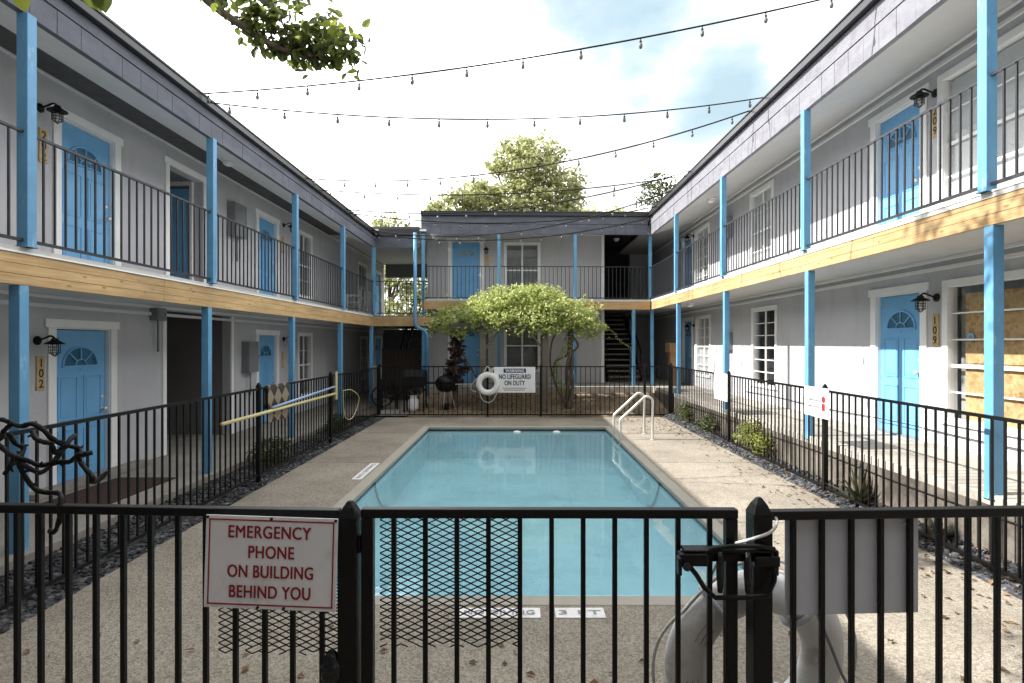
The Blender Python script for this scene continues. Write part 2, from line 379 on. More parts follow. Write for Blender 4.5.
def tag(o, label=None, cat=None, group=None, kind=None):
    if label: o['label'] = label
    if cat: o['category'] = cat
    if group: o['group'] = group
    if kind: o['kind'] = kind
    return o
def thing(name, label, cat, loc=(0, 0, 0), rotz=0, group=None):
    o = bpy.data.objects.new(name, None); C.objects.link(o)
    o.empty_display_size = 0.2
    o.location = loc; o.rotation_euler = (0, 0, rotz)
    return tag(o, label, cat, group)
def dup(root, parent=None, loc=None, rotz=None, label=None, group=None):
    r = root.copy(); C.objects.link(r)
    r.parent = parent
    if loc is not None: r.location = loc
    if rotz is not None: r.rotation_euler = (0, 0, rotz)
    if label: r['label'] = label
    if group: r['group'] = group
    for ch in list(root.children):
        dup(ch, r)
    return r

def text_mesh(s, w=None, h=None, bold=0.0):
    """flat lettering in the x-z plane, facing -y, centred on the origin, fitted to w (and h); bold thickens by close copies."""
    cu = bpy.data.curves.new('txt', 'FONT'); cu.body = s; cu.space_character = 1.06
    o = bpy.data.objects.new('txt', cu); C.objects.link(o)
    bpy.context.view_layer.update()
    dg = bpy.context.evaluated_depsgraph_get()
    me = bpy.data.meshes.new_from_object(o.evaluated_get(dg))
    bpy.data.objects.remove(o); bpy.data.curves.remove(cu)
    V = [(v.co.x, v.co.y) for v in me.vertices]; F = [tuple(p.vertices) for p in me.polygons]
    bpy.data.meshes.remove(me)
    xs = [v[0] for v in V]; ys = [v[1] for v in V]
    cx, cy = (min(xs)+max(xs))/2, (min(ys)+max(ys))/2
    sx = w/(max(xs)-min(xs)) if w else None; sy = h/(max(ys)-min(ys)) if h else None
    sx = sx or sy; sy = sy or sx
    hh = h if h else (max(ys)-min(ys))*sy
    vv = []; ff = []; k = 0
    offs = [(0, 0)] if not bold else [(-1, -.5), (1, .5), (-1, .5), (1, -.5), (0, 0)]
    for i, (ox, oz_) in enumerate(offs):
        b = len(vv); d = bold*hh
        vv += [((x-cx)*sx+ox*d, -.00025*i, (y-cy)*sy+oz_*d) for x, y in V]
        ff += [tuple(b+q for q in f) for f in F]
    me = bpy.data.meshes.new('lettering'); me.from_pydata(vv, [], ff)
    return me
def text(s, mat, parent, loc, w=None, h=None, bold=0.0, name='lettering', rot=None):
    me = text_mesh(s, w, h, bold); me.name = name; me.materials.clear(); me.materials.append(mat)
    o = bpy.data.objects.new(name, me); C.objects.link(o); o.parent = parent; o.location = loc
    if rot: o.rotation_euler = rot
    return o

def arc_pts(P, n=8):
    out = []; P = [Vector(p) for p in P]
    for i in range(len(P)-1):
        p0 = P[max(i-1, 0)]; p1 = P[i]; p2 = P[i+1]; p3 = P[min(i+2, len(P)-1)]
        for k in range(n):
            t = k/n; t2 = t*t; t3 = t2*t
            out.append(.5*((2*p1)+(-p0+p2)*t+(2*p0-5*p1+4*p2-p3)*t2+(-p0+3*p1-3*p2+p3)*t3))
    out.append(P[-1]); return out

# ------------------------------------------------------------------ levels and lines (metres, camera eye at z = 0, looking along +y)
DECK = -1.98
XL_WALL, XL_POST, ZL = -5.85, -4.40, -1.86      # left wing: wall face, courtyard face of the posts, ground floor
XR_WALL, XR_POST, ZR = 5.55, 4.20, -1.34        # right wing
YB_WALL, YB_POST = 18.80, 17.40                 # back wing

# ------------------------------------------------------------------ ground setting
def struct(o, label): return tag(o, label, 'setting', kind='structure')
mb = MB(); mb.quad((-300, -300, -2.20), (300, -300, -2.20), (300, 2.0, -2.20), (-300, 2.0, -2.20))
mb.quad((-300, 14.5, -2.20), (300, 14.5, -2.20), (300, 500, -2.20), (-300, 500, -2.20))
mb.quad((-300, 2.0, -2.20), (-3.0, 2.0, -2.20), (-3.0, 14.5, -2.20), (-300, 14.5, -2.20))
mb.quad((3.0, 2.0, -2.20), (300, 2.0, -2.20), (300, 14.5, -2.20), (3.0, 14.5, -2.20))
struct(mb.build('ground', M['ground']), 'ground around the apartment court')

PX0, PX1, PY0, PY1 = -2.10, 2.10, 4.35, 13.20
def ring(mb, ox0, ox1, oy0, oy1, ix0, ix1, iy0, iy1, z0, z1):
    mb.box(ox0, ox1, oy0, iy0, z0, z1); mb.box(ox0, ox1, iy1, oy1, z0, z1)
    mb.box(ox0, ix0, iy0, iy1, z0, z1); mb.box(ix1, ox1, iy0, iy1, z0, z1)
mb = MB(); ring(mb, -3.50, 3.90, -4.0, 14.92, PX0-0.13, PX1+0.13, PY0-0.13, PY1+0.13, -2.18, DECK)
struct(mb.build('pool_deck', M['deck']), 'speckled aggregate pool deck around the blue water')

def sheet(name, x0, x1, y0, y1, zf, mat, nx=8, ny=60, amp=0.02, fr=2.0):
    mb = MB()
    for j in range(ny+1):
        for i in range(nx+1):
            x = x0+(x1-x0)*i/nx; y = y0+(y1-y0)*j/ny
            z = zf(x, y)+amp*mnoise.noise((x*fr, y*fr, 3.1))
            mb.v.append((x, y, z))
    for j in range(ny):
        for i in range(nx):
            a = j*(nx+1)+i; mb.f.append((a, a+1, a+nx+2, a+nx+1))
    return mb.build(name, mat, smooth=True)
struct(sheet('gravel_bed', -4.36, -3.49, -4, 15.0, lambda x, y: -1.985-0.04*(x+3.5), M['gravel']), 'dark gravel strip between left walkway and pool fence')
struct(sheet('gravel_bed', 3.88, 4.26, -4, 15.2, lambda x, y: -1.965+0.35*(x-3.9), M['gravel']), 'dark gravel strip below right raised walkway')
# loose stones give the two gravel beds relief
def stones(x0, x1, y0, y1, zf, n, name, label):
    mb = MB()
    for _ in range(n):
        x = random.uniform(x0, x1); y = y0+(y1-y0)*random.random()**1.7; s = random.uniform(0.008, 0.022)
        z = zf(x, y)+s*0.2
        rot = Matrix.Rotation(random.uniform(0, 6.28), 3, 'Z') @ Matrix.Rotation(random.uniform(0, 1), 3, 'X')
        mb.box(-s, s, -s*random.uniform(.5, .9), s*random.uniform(.5, .9), -s*.5, s*.5, rot, Vector((x, y, z)))
    o = mb.build(name, M['stone']); tag(o, label, 'gravel', kind='stuff')
M['stone'] = leaf_mat('gravel_stones', [(0.012, 0.012, 0.015), (0.03, 0.03, 0.034), (0.05, 0.05, 0.055), (0.02, 0.02, 0.024), (0.035, 0.035, 0.04), (0.02, 0.02, 0.022), (0.16, 0.16, 0.155)], 0.0)
stones(-4.32, -3.5, 1.0, 14.5, lambda x, y: -1.985-0.04*(x+3.5), 5200, 'gravel_stones', 'loose dark stones in the left gravel strip')
stones(3.9, 4.2, 2.0, 15.0, lambda x, y: -1.965+0.35*(x-3.9), 3600, 'gravel_stones', 'loose dark and pale stones in the right gravel strip')

mb = MB(); mb.box(-8.6, -4.33, -4, 24.6, -2.19, ZL-0.005); mb.box(XL_WALL, XL_WALL+0.22, 6.6, 8.6, ZL-0.004, ZL+0.07)
struct(mb.build('walkway', M['concrete'], bevel=0.01), 'concrete walkway along the left wing')
mb = MB(); mb.box(4.21, 8.4, -4, 17.0, -2.19, ZR-0.004); mb.box(-2.9, 8.4, 17.32, 23.6, -2.189, ZR-0.006); mb.box(4.21, 8.4, 17.0, 17.32, -2.188, ZR-0.005)
struct(mb.build('walkway', M['slabface'], bevel=0.012), 'raised concrete walkway along right and back wings')
mb = MB(); mb.box(4.196, 4.208, -4, 17.0, -2.1, ZR-.10)
struct(mb.build('walkway_kerb', M['kerbface']), 'stained concrete face below the right walkway edge')
struct(sheet('dirt_bed', -2.95, 4.21, 14.92, 17.34, lambda x, y: -1.97+max(0, (y-15.2))*0.20, M['dirt'], 30, 16, 0.03, 1.2), 'brown leafy dirt bed behind the back fence')
struct(sheet('patio', -4.35, -2.94, 14.9, 24.6, lambda x, y: -1.93, M['concrete'], 4, 12, 0.004), 'dim concrete patio at the back left corner')

# ------------------------------------------------------------------ pool
pool = thing('swimming_pool', 'rectangular swimming pool with pale coping and teal water in courtyard', 'pool', (0, (PY0+PY1)/2, DECK))
oy, oz = -(PY0+PY1)/2, -DECK
def pb(mb, name, mat, parent=None, **k): return mb.build(name, mat, parent or pool, loc=(0, oy, oz) if parent is None else None, **k)
mb = MB(); ring(mb, PX0-0.13, PX1+0.13, PY0-0.13, PY1+0.13, PX0+0.03, PX1-0.03, PY0+0.03, PY1-0.03, -2.035, DECK+0.006)
pb(mb, 'coping', M['coping'], bevel=0.012)
FL = -2.72
mb = MB(); ring(mb, PX0-0.125, PX1+0.125, PY0-0.125, PY1+0.125, PX0, PX1, PY0, PY1, FL, -2.105)
mb.box(PX0-0.125, PX1+0.125, PY0-0.125, PY1+0.125, FL-0.2, FL-0.001)
pb(mb, 'basin', M['plaster'])
mb = MB(); ring(mb, PX0-0.12, PX1+0.12, PY0-0.12, PY1+0.12, PX0-0.004, PX1+0.004, PY0-0.004, PY1+0.004, -2.105, -2.035)
pb(mb, 'tile_band', M['tile'])
# dark slope-break line that runs down both side walls and bends over the floor
mb = MB()
for sx in (-1, 1):
    xw = sx*(PX1-0.006)
    pts = [(xw, 8.22, -2.06), (xw, 8.32, -2.22), (xw, 8.50, -2.40), (xw, 8.70, -2.53), (xw, 8.98, -2.62)]
    mb = MB(); mb.tube(arc_pts(pts, 4), 0.022, 6); pb(mb, 'slope_line', M['tile'], smooth=True)
for x0_, x1_, y1_ in ((-1.14, -.84, 5.15), (-.71, -.27, 4.72), (.27, 1.05, 4.76)):  # white ledges just under the surface along the near edge
    pb(MB().box(x0_, x1_, PY0+.004, y1_, FL, -2.135), 'step', M['stepwhite'], bevel=.02)
for x in (0.0, 0.92):
    mb = MB(); mb.lathe([(0.0, 0.0), (0.09, 0.0), (0.085, 0.03), (0.04, 0.045), (0.0, 0.048)], 16, (x, 12.98, -2.08))
    mb.box(x-0.09, x+0.09, 12.9, 13.19, -2.10, -2.08)
    pb(mb, 'return_fitting', M['plastic'], smooth=False)
def floor_tile(name, x0, x1, y0, y1, s, along_y, label):
    t = thing(name, label, 'marking', ((x0+x1)/2, (y0+y1)/2, DECK))
    w, d = (x1-x0), (y1-y0)
    zt = 0.009
    MB().box(-w/2, w/2, -d/2, d/2, -0.01, zt).build('tile_slab', M['ringskin'], t)
    if along_y: text(s, M['greyink'], t, (0, 0, zt+0.003), w=d*0.86, h=w*0.42, bold=0.02, rot=(R(-90), 0, R(90)))
    else: text(s, M['greyink'], t, (0, 0, zt+0.003), w=w*0.86, h=d*0.42, bold=0.02, rot=(R(-90), 0, 0))
    return t
floor_tile('depth_marker', -2.40, -2.255, 8.10, 9.20, 'NO DIVING', True, 'white deck tile reading NO DIVING beside left pool edge')
floor_tile('depth_marker', -0.43, 0.17, 4.02, 4.17, 'NO DIVING', False, 'white deck tile reading NO DIVING at near pool edge')
floor_tile('depth_marker', 0.28, 0.64, 4.02, 4.17, '3 FT', False, 'white deck tile reading 3 FT at near pool edge')

mb = MB(); nx, ny = 2, 2
mb.quad((PX0, PY0, -2.068), (PX1, PY0, -2.068), (PX1, PY1, -2.068), (PX0, PY1, -2.068))
struct(mb.build('water', M['water']), 'still teal pool water')

# ------------------------------------------------------------------ door and window kits (local: x along wall, -y outward, z up)
def make_door(parent, x, z, glass='fan', hand=1, proto={}):
    key = (glass, hand)
    if key in proto:
        return dup(proto[key], parent, (x, 0, z))
    mb = MB(); mb.box(-.43, .43, .055, .095, .015, 2.03)
    def frame(x0, x1, z0, z1, w=.018, p=.010):
        mb.box(x0, x1, .055-p, .056, z0, z0+w); mb.box(x0, x1, .055-p, .056, z1-w, z1)
        mb.box(x0, x0+w, .055-p, .056, z0+w, z1-w); mb.box(x1-w, x1, .055-p, .056, z0+w, z1-w)
        mb.box(x0+.045, x1-.045, .049, .056, z0+.045, z1-.045)
    for s in (-1, 1):
        a, b = sorted((s*.05, s*.35))
        frame(a, b, .18, .72); frame(a, b, .84, 1.42)
    mb.tube([(0, .056, 1.50), (0, .045, 1.50)], .012, 8)
    d = mb.build('door', M['blue'], parent, (x, 0, z), bevel=.003); d.scale = (1.07, 1, 1)
    # fan window
    cz, r = 1.56, .27
    g = MB(); pts = [(r*math.cos(math.pi*k/16), .048, cz+r*.9*math.sin(math.pi*k/16)) for k in range(17)]
    g.v = pts; g.f = [tuple(reversed(range(17)))]
    fo = g.build('fanlight', M['fan'], d)
    m2 = MB(); m2.tube([(p[0]*1.03, .046, p[2]+.004) for p in pts], .016, 6)
    m2.box(-r-.02, r+.02, .034, .055, cz-.022, cz)
    for k in (1, 2, 3):
        a = math.pi*k/4; m2.bar((.09*math.cos(a), .044, cz+.08*math.sin(a)), (r*math.cos(a), .044, cz+r*.9*math.sin(a)), .016)
    m2.tube([(.09*math.cos(math.pi*k/8), .044, cz+.08*math.sin(math.pi*k/8)) for k in range(9)], .009, 6)
    m2.build('fan_moulding', M['blue'], d)
    back = MB(); back.quad((-r, .0535, cz), (r, .0535, cz), (r, .0535, cz+r*.6), (-r, .0535, cz+r*.6)); 
    # casing
    f = MB()
    for s in (-1, 1):
        a, b = sorted((s*.445, s*.56)); f.box(a, b, -.022, .0, -.01, 2.055)
        a, b = sorted((s*.432, s*.447)); f.box(a, b, .0, .12, -.01, 2.055)
    f.box(-.60, .60, -.026, .0, 2.056, 2.165); f.box(-.445, .445, .0, .12, 2.04, 2.055)
    f.build('door_frame', M['white'], d, bevel=.004)
    th = MB(); th.box(-.44, .44, -.03, .12, -.012, .014); th.build('threshold', M['box'], d)
    h = MB(); hx = .36*hand
    h.lathe([(.03, .0), (.03, .008), (.012, .012), (.012, .04), (.028, .05), (.03, .065), (.02, .078), (0, .08)], 12, (hx, .055, .93), 'Y')
    h.lathe([(.028, .0), (.028, .014), (.02, .02), (0, .02)], 12, (hx, .055, 1.10), 'Y')
    h.build('handle', M['steel'], d, smooth=True)
    proto[key] = d
    return d

def make_window(parent, x0, x1, z0, z1, cols, rows, fill='blind', name='window'):
    w = x1-x0; h = z1-z0; cx = (x0+x1)/2
    f = MB(); e = .075
    f.box(-w/2-.02, w/2+.02, -.024, .0, h-e, h+.02); f.box(-w/2-.03, w/2+.03, -.04, .0, -.03, e*.6)
    for s in (-1, 1):
        a, b = sorted((s*w/2+s*.02, s*(w/2-e))); f.box(a, b, -.023, .0, e*.6, h-e)
        a, b = sorted((s*(w/2-e-.001), s*(w/2-e+.02))); f.box(a, b, .0, .11, e*.6, h-e)
    f.box(-w/2+e, w/2-e, .0, .11, h-e-.0005, h-e+.02); f.box(-w/2+e, w/2-e, .0, .11, e*.6-.02, e*.6)
    iw = w-2*e; ih = h-e*1.6
    for i in range(1, cols):
        xx = -iw/2+iw*i/cols; t = .028 if (cols % 2 == 0 and i == cols//2) else .011
        f.box(xx-t, xx+t, .03, .055, e*.6, h-e)
    for j in range(1, rows):
        zz = e*.6+ih*j/rows; t = .022 if j == rows//2 else .010
        f.box(-iw/2, iw/2, .034, .052, zz-t, zz+t)
    win = f.build(name, M['white'], parent, (cx, 0, z0), bevel=.003)
    g = MB(); g.quad((-iw/2, .062, e*.6), (iw/2, .062, e*.6), (iw/2, .062, h-e), (-iw/2, .062, h-e)); g.build('pane', M['pane'], win)
    if fill == 'blind':
        b = MB(); n = int(ih/.045)
        for j in range(n):
            zz = h-e-.02-j*.045
            b.quad((-iw/2+.01, .085, zz), (iw/2-.01, .085, zz), (iw/2-.01, .105, zz-.043), (-iw/2+.01, .105, zz-.043))
        b.quad((-iw/2, .14, 0.04), (iw/2, .14, 0.04), (iw/2, .14, h-.04), (-iw/2, .14, h-.04))
        b.build('blind', M['blind'], win)
    elif fill == 'dark':
        b = MB()
        b.quad((-iw/2, .30, 0.04), (iw/2, .30, 0.04), (iw/2, .30, h-.04), (-iw/2, .30, h-.04)); b.build('room_shade', M['dark'], win)
    elif fill == 'half':
        b = MB(); n = int(ih/.045)
        for j in range(n):
            zz = h-e-.02-j*.045
            b.quad((-iw/2+.01, .085, zz), (iw/2-.01, .085, zz), (iw/2-.01, .11, zz-.03), (-iw/2+.01, .11, zz-.03))
        b.quad((-iw/2, .14, 0.04), (iw/2, .14, 0.04), (iw/2, .14, h-.04), (-iw/2, .14, h-.04))
        b.build('blind', M['curtain'], win)
    elif fill == 'ply':
        b = MB()
        b.box(-iw/2+.16, iw/2, .085, .10, .04, h*.42-.004); b.box(-iw/2+.16, iw/2, .087, .10, h*.42+.004, h-.17)
        b.build('plywood_board', M['ply'], win)
        b = MB(); b.quad((-iw/2, .16, 0.04), (iw/2, .16, 0.04), (iw/2, .16, h-.04), (-iw/2, .16, h-.04)); b.build('room_shade', M['curtain'], win)
        b = MB(); b.lathe([(0, 0), (.055, 0), (.055, .002), (0, .002)], 20, (-iw/2+.27, .0605, h*.60), 'Y'); b.build('sticker', M['blue'], win)
        b = MB(); b.lathe([(0, 0), (.028, 0), (.028, .002), (0, .002)], 20, (-iw/2+.27, .0575, h*.60), 'Y'); b.build('sticker_face', M['greyink'], win)
    return win

def wall_holes(x0, x1, z0, z1, holes, y0=0.0, y1=0.16):
    """wall as boxes around rectangular openings (x0,x1,z0,z1)"""
    mb = MB(); xs = sorted({x0, x1, *[h[0] for h in holes], *[h[1] for h in holes]})
    xs = [x for x in xs if x0 <= x <= x1]
    for a, b in zip(xs, xs[1:]):
        cuts = sorted([(h[2], h[3]) for h in holes if h[0] < (a+b)/2 < h[1]])
        z = z0
        for c0, c1 in cuts:
            if c0 > z: mb.box(a, b, y0, y1, z, c0)
            z = max(z, c1)
        if z < z1: mb.box(a, b, y0, y1, z, z1)
    return mb

def make_rail(parent, L, z0, h, y, x, proto={}):
    key = round(L, 2), round(h, 2)
    if key not in proto:
        mb = MB(); n = max(1, round(L/.125))
        mb.box(0, L, -.018, .018, h-.022, h); mb.box(0, L, -.015, .015, .0, .026)
        for i in range(1, n):
            xx = L*i/n; mb.box(xx-.008, xx+.008, -.008, .008, .026, h-.022)
        o = mb.build('balcony_railing', M['rail'], parent, (x, y, z0)); proto[key] = o
        return o
    return dup(proto[key], parent, (x, y, z0))

def make_post(parent, x, y, z0, z1, proto={}):
    key = round(z0, 2), round(z1, 2)
    if key not in proto:
        mb = MB(); mb.box(-.05, .05, -.05, .05, 0, z1-z0); mb.box(-.06, .06, -.06, .06, 0, .012)
        o = mb.build('post', M['bluepost'], parent, (x, y, z0), bevel=.006); proto[key] = o
        return o
    return dup(proto[key], parent, (x, y, z0))

def wing(root, x0, x1, wd, P, posts, lower_holes, upper_holes, rails=True, beam=(None, None), shingle='slate', roof_x=None, roof_depth=4.0, wall_x=None, lowwall=None):
    """root: local frame at the wall foot. P: dict of heights relative to ground floor. wd: distance wall face -> courtyard face of posts"""
    bx0, bx1 = beam[0] if beam[0] is not None else x0, beam[1] if beam[1] is not None else x1
    w0, w1 = wall_x or (x0, x1)
    F2, c1, c2 = P['F2'], P['c1'], P['c2']
    wall_holes(w0, w1, 0, c1, lower_holes).build('lower_wall', M['wall'], root)
    wall_holes(w0, w1, c1, c2, upper_holes, 0.001).build('upper_wall', M['wall'], root)
    # floors and ceilings
    MB().box(x0, x1, -wd+.045, -.002, c1, F2-.055).build('walkway_ceiling', M[P.get('ceil', 'ceiling')], root)
    MB().box(x0, x1, -wd-.012, -.001, F2-.054, F2).build('balcony_floor', M['balcony'], root)
    mb = MB(); za = P['fb']+.03; e0, e1 = max(x0, bx0), min(x1, bx1+.08)
    mb.v = [(e0, -wd+.021, za), (e1, -wd+.021, za), (e1, .2, c2+.07), (e0, .2, c2+.07), (e0, -wd+.021, za+.04), (e1, -wd+.021, za+.04), (e1, .2, c2+.11), (e0, .2, c2+.11)]
    mb.f = [(0, 3, 2, 1), (4, 5, 6, 7), (0, 1, 5, 4), (1, 2, 6, 5), (2, 3, 7, 6), (3, 0, 4, 7)]
    mb.build('eave_ceiling', M[P.get('ceil', 'ceiling')], root)
    # mouldings at wall top
    mb = MB(); mb.box(w0, w1, -.035, -.001, c1-.16, c1-.11); mb.box(w0, w1, -.06, -.0012, c1-.045, c1-.002)
    mb.box(w0, w1, -.035, -.0005, c2-.19, c2-.14); mb.box(w0, w1, -.06, -.0008, c2-.05, c2-.002)
    mb.build('wall_moulding', M['ceiling'], root, bevel=.004)
    # timber beam: three stacked boards, butt-jointed
    mb = MB(); t = P['beam_top']; b = P['beam_bot']; hh = (t-b)/3
    x = bx0; k = 0
    while x < bx1-.01:
        e = min(bx1, x+3.66)
        for i in range(3):
            mb.box(x+.002, e-.002, -wd-.002-(.0015 if (i+k) % 2 else 0), -wd+.04, b+i*hh+(.0015 if i else 0), b+(i+1)*hh-.0015)
        x = e; k += 1
    mb.build('timber_beam', M['beam'], root, bevel=.003)
    MB().box(bx0, bx1, -wd-.02, -wd+.04, t+.0005, t+.016).build('beam_flashing', M['white'], root)
    # posts
    for px in posts:
        make_post(root, px, -wd+.05, -0.05, P['beam_bot'])
        make_post(root, px, -wd+.05-P.get('up', 0), F2+.001, P['fb'])
    if rails:
        ps = sorted(posts); 
        for a, c in zip(ps, ps[1:]):
            make_rail(root, (c-a)-.10, F2+.05, P['rail']-.05, -wd+.05-P.get('up', 0), a+.05)
    # fascia: shingle panels, board, gutter
    r0, r1 = roof_x or (bx0, bx1)
    fb = P['fb']; s1 = fb+P['band']; s2 = s1+P['band2']; g1 = s2+P['gut']
    mb = MB(); x = r0; pw = .30
    while x < r1-.02:
        e = min(r1, x+pw*random.uniform(.97, 1.03))
        mb.box(x+.003, e-.003, -wd-.03-random.uniform(0, .004), -wd+.02, fb+random.uniform(0, .006), s1); x = e
    mb.build('shingle_band', M[shingle], root)
    mb = MB(); mb.box(r0, r1, -wd-.012, -wd+.05, fb+.01, s2)
    mb.box(r0, r1, -wd-.04, -wd-.012, s1+.012, s2)
    mb.build('fascia_board', M[shingle], root, bevel=.003)
    mb = MB(); mb.box(r0, r1, -wd-.12, -wd-.022, s2+.002, g1-.03); mb.box(r0, r1, -wd-.135, -wd-.105, g1-.032, g1)
    mb.build('gutter', M['gutter'], root, bevel=.006)
    mb = MB(); rz = g1-.02
    v = [(r0, -wd-.03, rz), (r1, -wd-.03, rz), (r1, roof_depth, rz+.35), (r0, roof_depth, rz+.35),
         (r0, -wd+.05, s2+.0), (r1, -wd+.05, s2+.0), (r1, roof_depth, s2+.2), (r0, roof_depth, s2+.2)]
    mb.v = v; mb.f = [(0, 1, 2, 3), (4, 7, 6, 5), (0, 4, 5, 1), (1, 5, 6, 2), (2, 6, 7, 3), (3, 7, 4, 0)]
    mb.build('roof', M['roof'], root)

PL = dict(F2=2.71, c1=2.46, c2=5.36, beam_top=2.655, beam_bot=2.375, rail=1.035, fb=4.79, band=.23, band2=.13, gut=.12, up=.07)
PR = dict(F2=2.68, c1=2.45, c2=5.14, beam_top=2.672, beam_bot=2.386, rail=1.035, fb=4.71, band=.31, band2=.25, gut=.14, up=.06, ceil='soffit')

# ---- left wing: local x = world y
LW = thing('apartment_wing', 'left two storey grey apartment wing in shade with blue doors and timber balcony beam', 'building', (XL_WALL, 0, ZL), R(90))
lpost = [4.953+3.03*i+.05 for i in range(-2, 5)]
DL1, DL2 = 7.57, 13.14
low = [(DL1-.475, DL1+.475, 0, 2.06), (9.31, 11.42, 0, 2.4), (DL2-.475, DL2+.475, 0, 2.06), (14.95, 15.95, .42, 2.12), (20.9, 21.9, .5, 2.1), (23.1, 24.0, 0, 2.05), (2.0, 3.6, .4, 2.1)]
upp = [(DL1+.08-.475, DL1+.08+.475, 2.71, 4.77), (9.41, 10.42, 2.71, 4.85), (DL2-.475, DL2+.475, 2.71, 4.77), (14.95, 15.95, 3.12, 4.88), (20.6, 21.8, 3.1, 4.85), (23.1, 24.0, 2.71, 4.77), (2.0, 3.6, 3.1, 4.8)]
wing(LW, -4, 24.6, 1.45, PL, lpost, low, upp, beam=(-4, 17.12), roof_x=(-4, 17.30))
for z in (0, 2.71):
    make_door(LW, DL1+(.08 if z else 0), z, 'a', 1); make_door(LW, DL2, z, 'a', 1)
    make_door(LW, 23.55, z, 'a', 1)
make_window(LW, 14.95, 15.95, .42, 2.12, 2, 4, 'half'); make_window(LW, 14.95, 15.95, 3.12, 4.88, 2, 4, 'half')
make_window(LW, 20.9, 21.9, .5, 2.1, 2, 4, 'half'); make_window(LW, 20.6, 21.8, 3.1, 4.85, 2, 4, 'half')
make_window(LW, 2.0, 3.6, .4, 2.1, 4, 4, 'blind'); make_window(LW, 2.0, 3.6, 3.1, 4.8, 4, 4, 'blind')
# ground passage and upper vestibule
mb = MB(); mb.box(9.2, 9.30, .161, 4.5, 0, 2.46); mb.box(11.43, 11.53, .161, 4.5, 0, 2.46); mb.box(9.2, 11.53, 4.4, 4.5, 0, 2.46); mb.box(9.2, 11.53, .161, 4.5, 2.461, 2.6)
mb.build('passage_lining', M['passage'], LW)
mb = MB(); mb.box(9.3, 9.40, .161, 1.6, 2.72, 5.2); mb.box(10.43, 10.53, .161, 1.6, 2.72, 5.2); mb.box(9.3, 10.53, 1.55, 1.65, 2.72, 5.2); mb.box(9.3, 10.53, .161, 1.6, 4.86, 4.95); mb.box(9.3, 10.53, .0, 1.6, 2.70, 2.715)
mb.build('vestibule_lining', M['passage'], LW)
# open trim round passage and vestibule
for x in (9.22, 11.425): MB().box(x, x+.09, -.03, 0, 0, 2.40).build('passage_trim', M['white'], LW, bevel=.004)
mb = MB(); mb.box(9.30, 9.405, -.024, 0, 2.71, 4.86); mb.box(10.425, 10.53, -.024, 0, 2.71, 4.86); mb.box(9.27, 10.56, -.028, 0, 4.861, 4.97); mb.build('passage_trim', M['white'], LW, bevel=.004)
d = MB(); d.box(10.385, 10.425, .22, 1.08, 2.73, 4.72); d.box(10.378, 10.386, .30, .60, 2.9, 3.5); d.box(10.378, 10.386, .70, 1.0, 2.9, 3.5); d.box(10.378, 10.386, .30, .60, 3.65, 4.5); d.box(10.378, 10.386, .70, 1.0, 3.65, 4.5)
dd = d.build('inner_door', M['blue'], LW, bevel=.003)
f = MB(); f.box(10.36, 10.428, .165, .215, 2.72, 4.78); f.box(10.36, 10.428, 1.085, 1.14, 2.72, 4.78); f.box(10.36, 10.428, .165, 1.14, 4.781, 4.85); f.build('door_frame', M['white'], dd)
# shell behind the facade
mb = MB(); mb.box(-4, 24.6, 5.0, 5.1, -.3, 5.5); mb.box(-4.1, -4.0, -.0, 5.0, -.3, 5.5); mb.box(24.6, 24.7, .0, 5.0, -.3, 5.5); mb.box(-4, 9.19, .17, 5, 2.47, 2.69); mb.box(11.54, 24.6, .17, 5, 2.47, 2.69)
mb.build('outer_wall', M['wall'], LW)
# landing at the far end: slab, beam return, fascia return, back lintel
mb = MB(); mb.box(17.15, 24.6, -3.05, -1.46, 2.46, 2.70); mb.build('landing_floor', M['concrete'], LW)
mb = MB()
for i in range(3): mb.box(17.125, 17.165, -3.28, -1.402, 2.375+i*.0933+.0015, 2.375+(i+1)*.0933-.0015)
mb.build('landing_beam', M['beam'], LW, bevel=.003)
mb = MB(); mb.box(17.21, 24.6, -3.05, .1, 5.30, 5.355); mb.build('landing_ceiling', M['ceiling'], LW)
mb = MB(); mb.box(17.27, 17.31, -2.85, -1.49, 4.80, 5.20); mb.build('landing_fascia', M['slate'], LW)
mb = MB(); mb.box(17.19, 17.268, -2.85, -1.60, 5.17, 5.372); mb.build('landing_gutter', M['gutter'], LW, bevel=.004)
mb = MB(); mb.box(17.272, 24.7, -2.84, 4.0, 5.358, 5.45); mb.build('landing_roof', M['roof'], LW)
MB().box(24.45, 24.6, -3.0, -.1, 4.72, 5.29).build('end_lintel', M['passage'], LW); MB().box(24.45, 24.6, -3.0, -.0, -.1, 2.45).build('end_wall', M['passage'], LW)  # dark end wall added to block bright ground and sky below the landing
make_rail(LW, 1.55, 2.76, 1.0, -1.55, 17.2).rotation_euler = (0, 0, R(-90))
o = make_rail(LW, 2.0, 2.76, 1.0, -1.0, 24.4); o.rotation_euler = (0, 0, R(-90))
# downspout at the inner corner
mb = MB(); mb.tube([(16.98, -2.76, 5.20), (16.98, -2.76, 2.48), (16.98, -2.80, 2.36), (16.98, -3.06, 2.22), (16.98, -3.12, 2.10), (16.98, -3.12, 0.0)], .055, 8)
mb.build('downspout', M['bluepost'], LW, smooth=True)

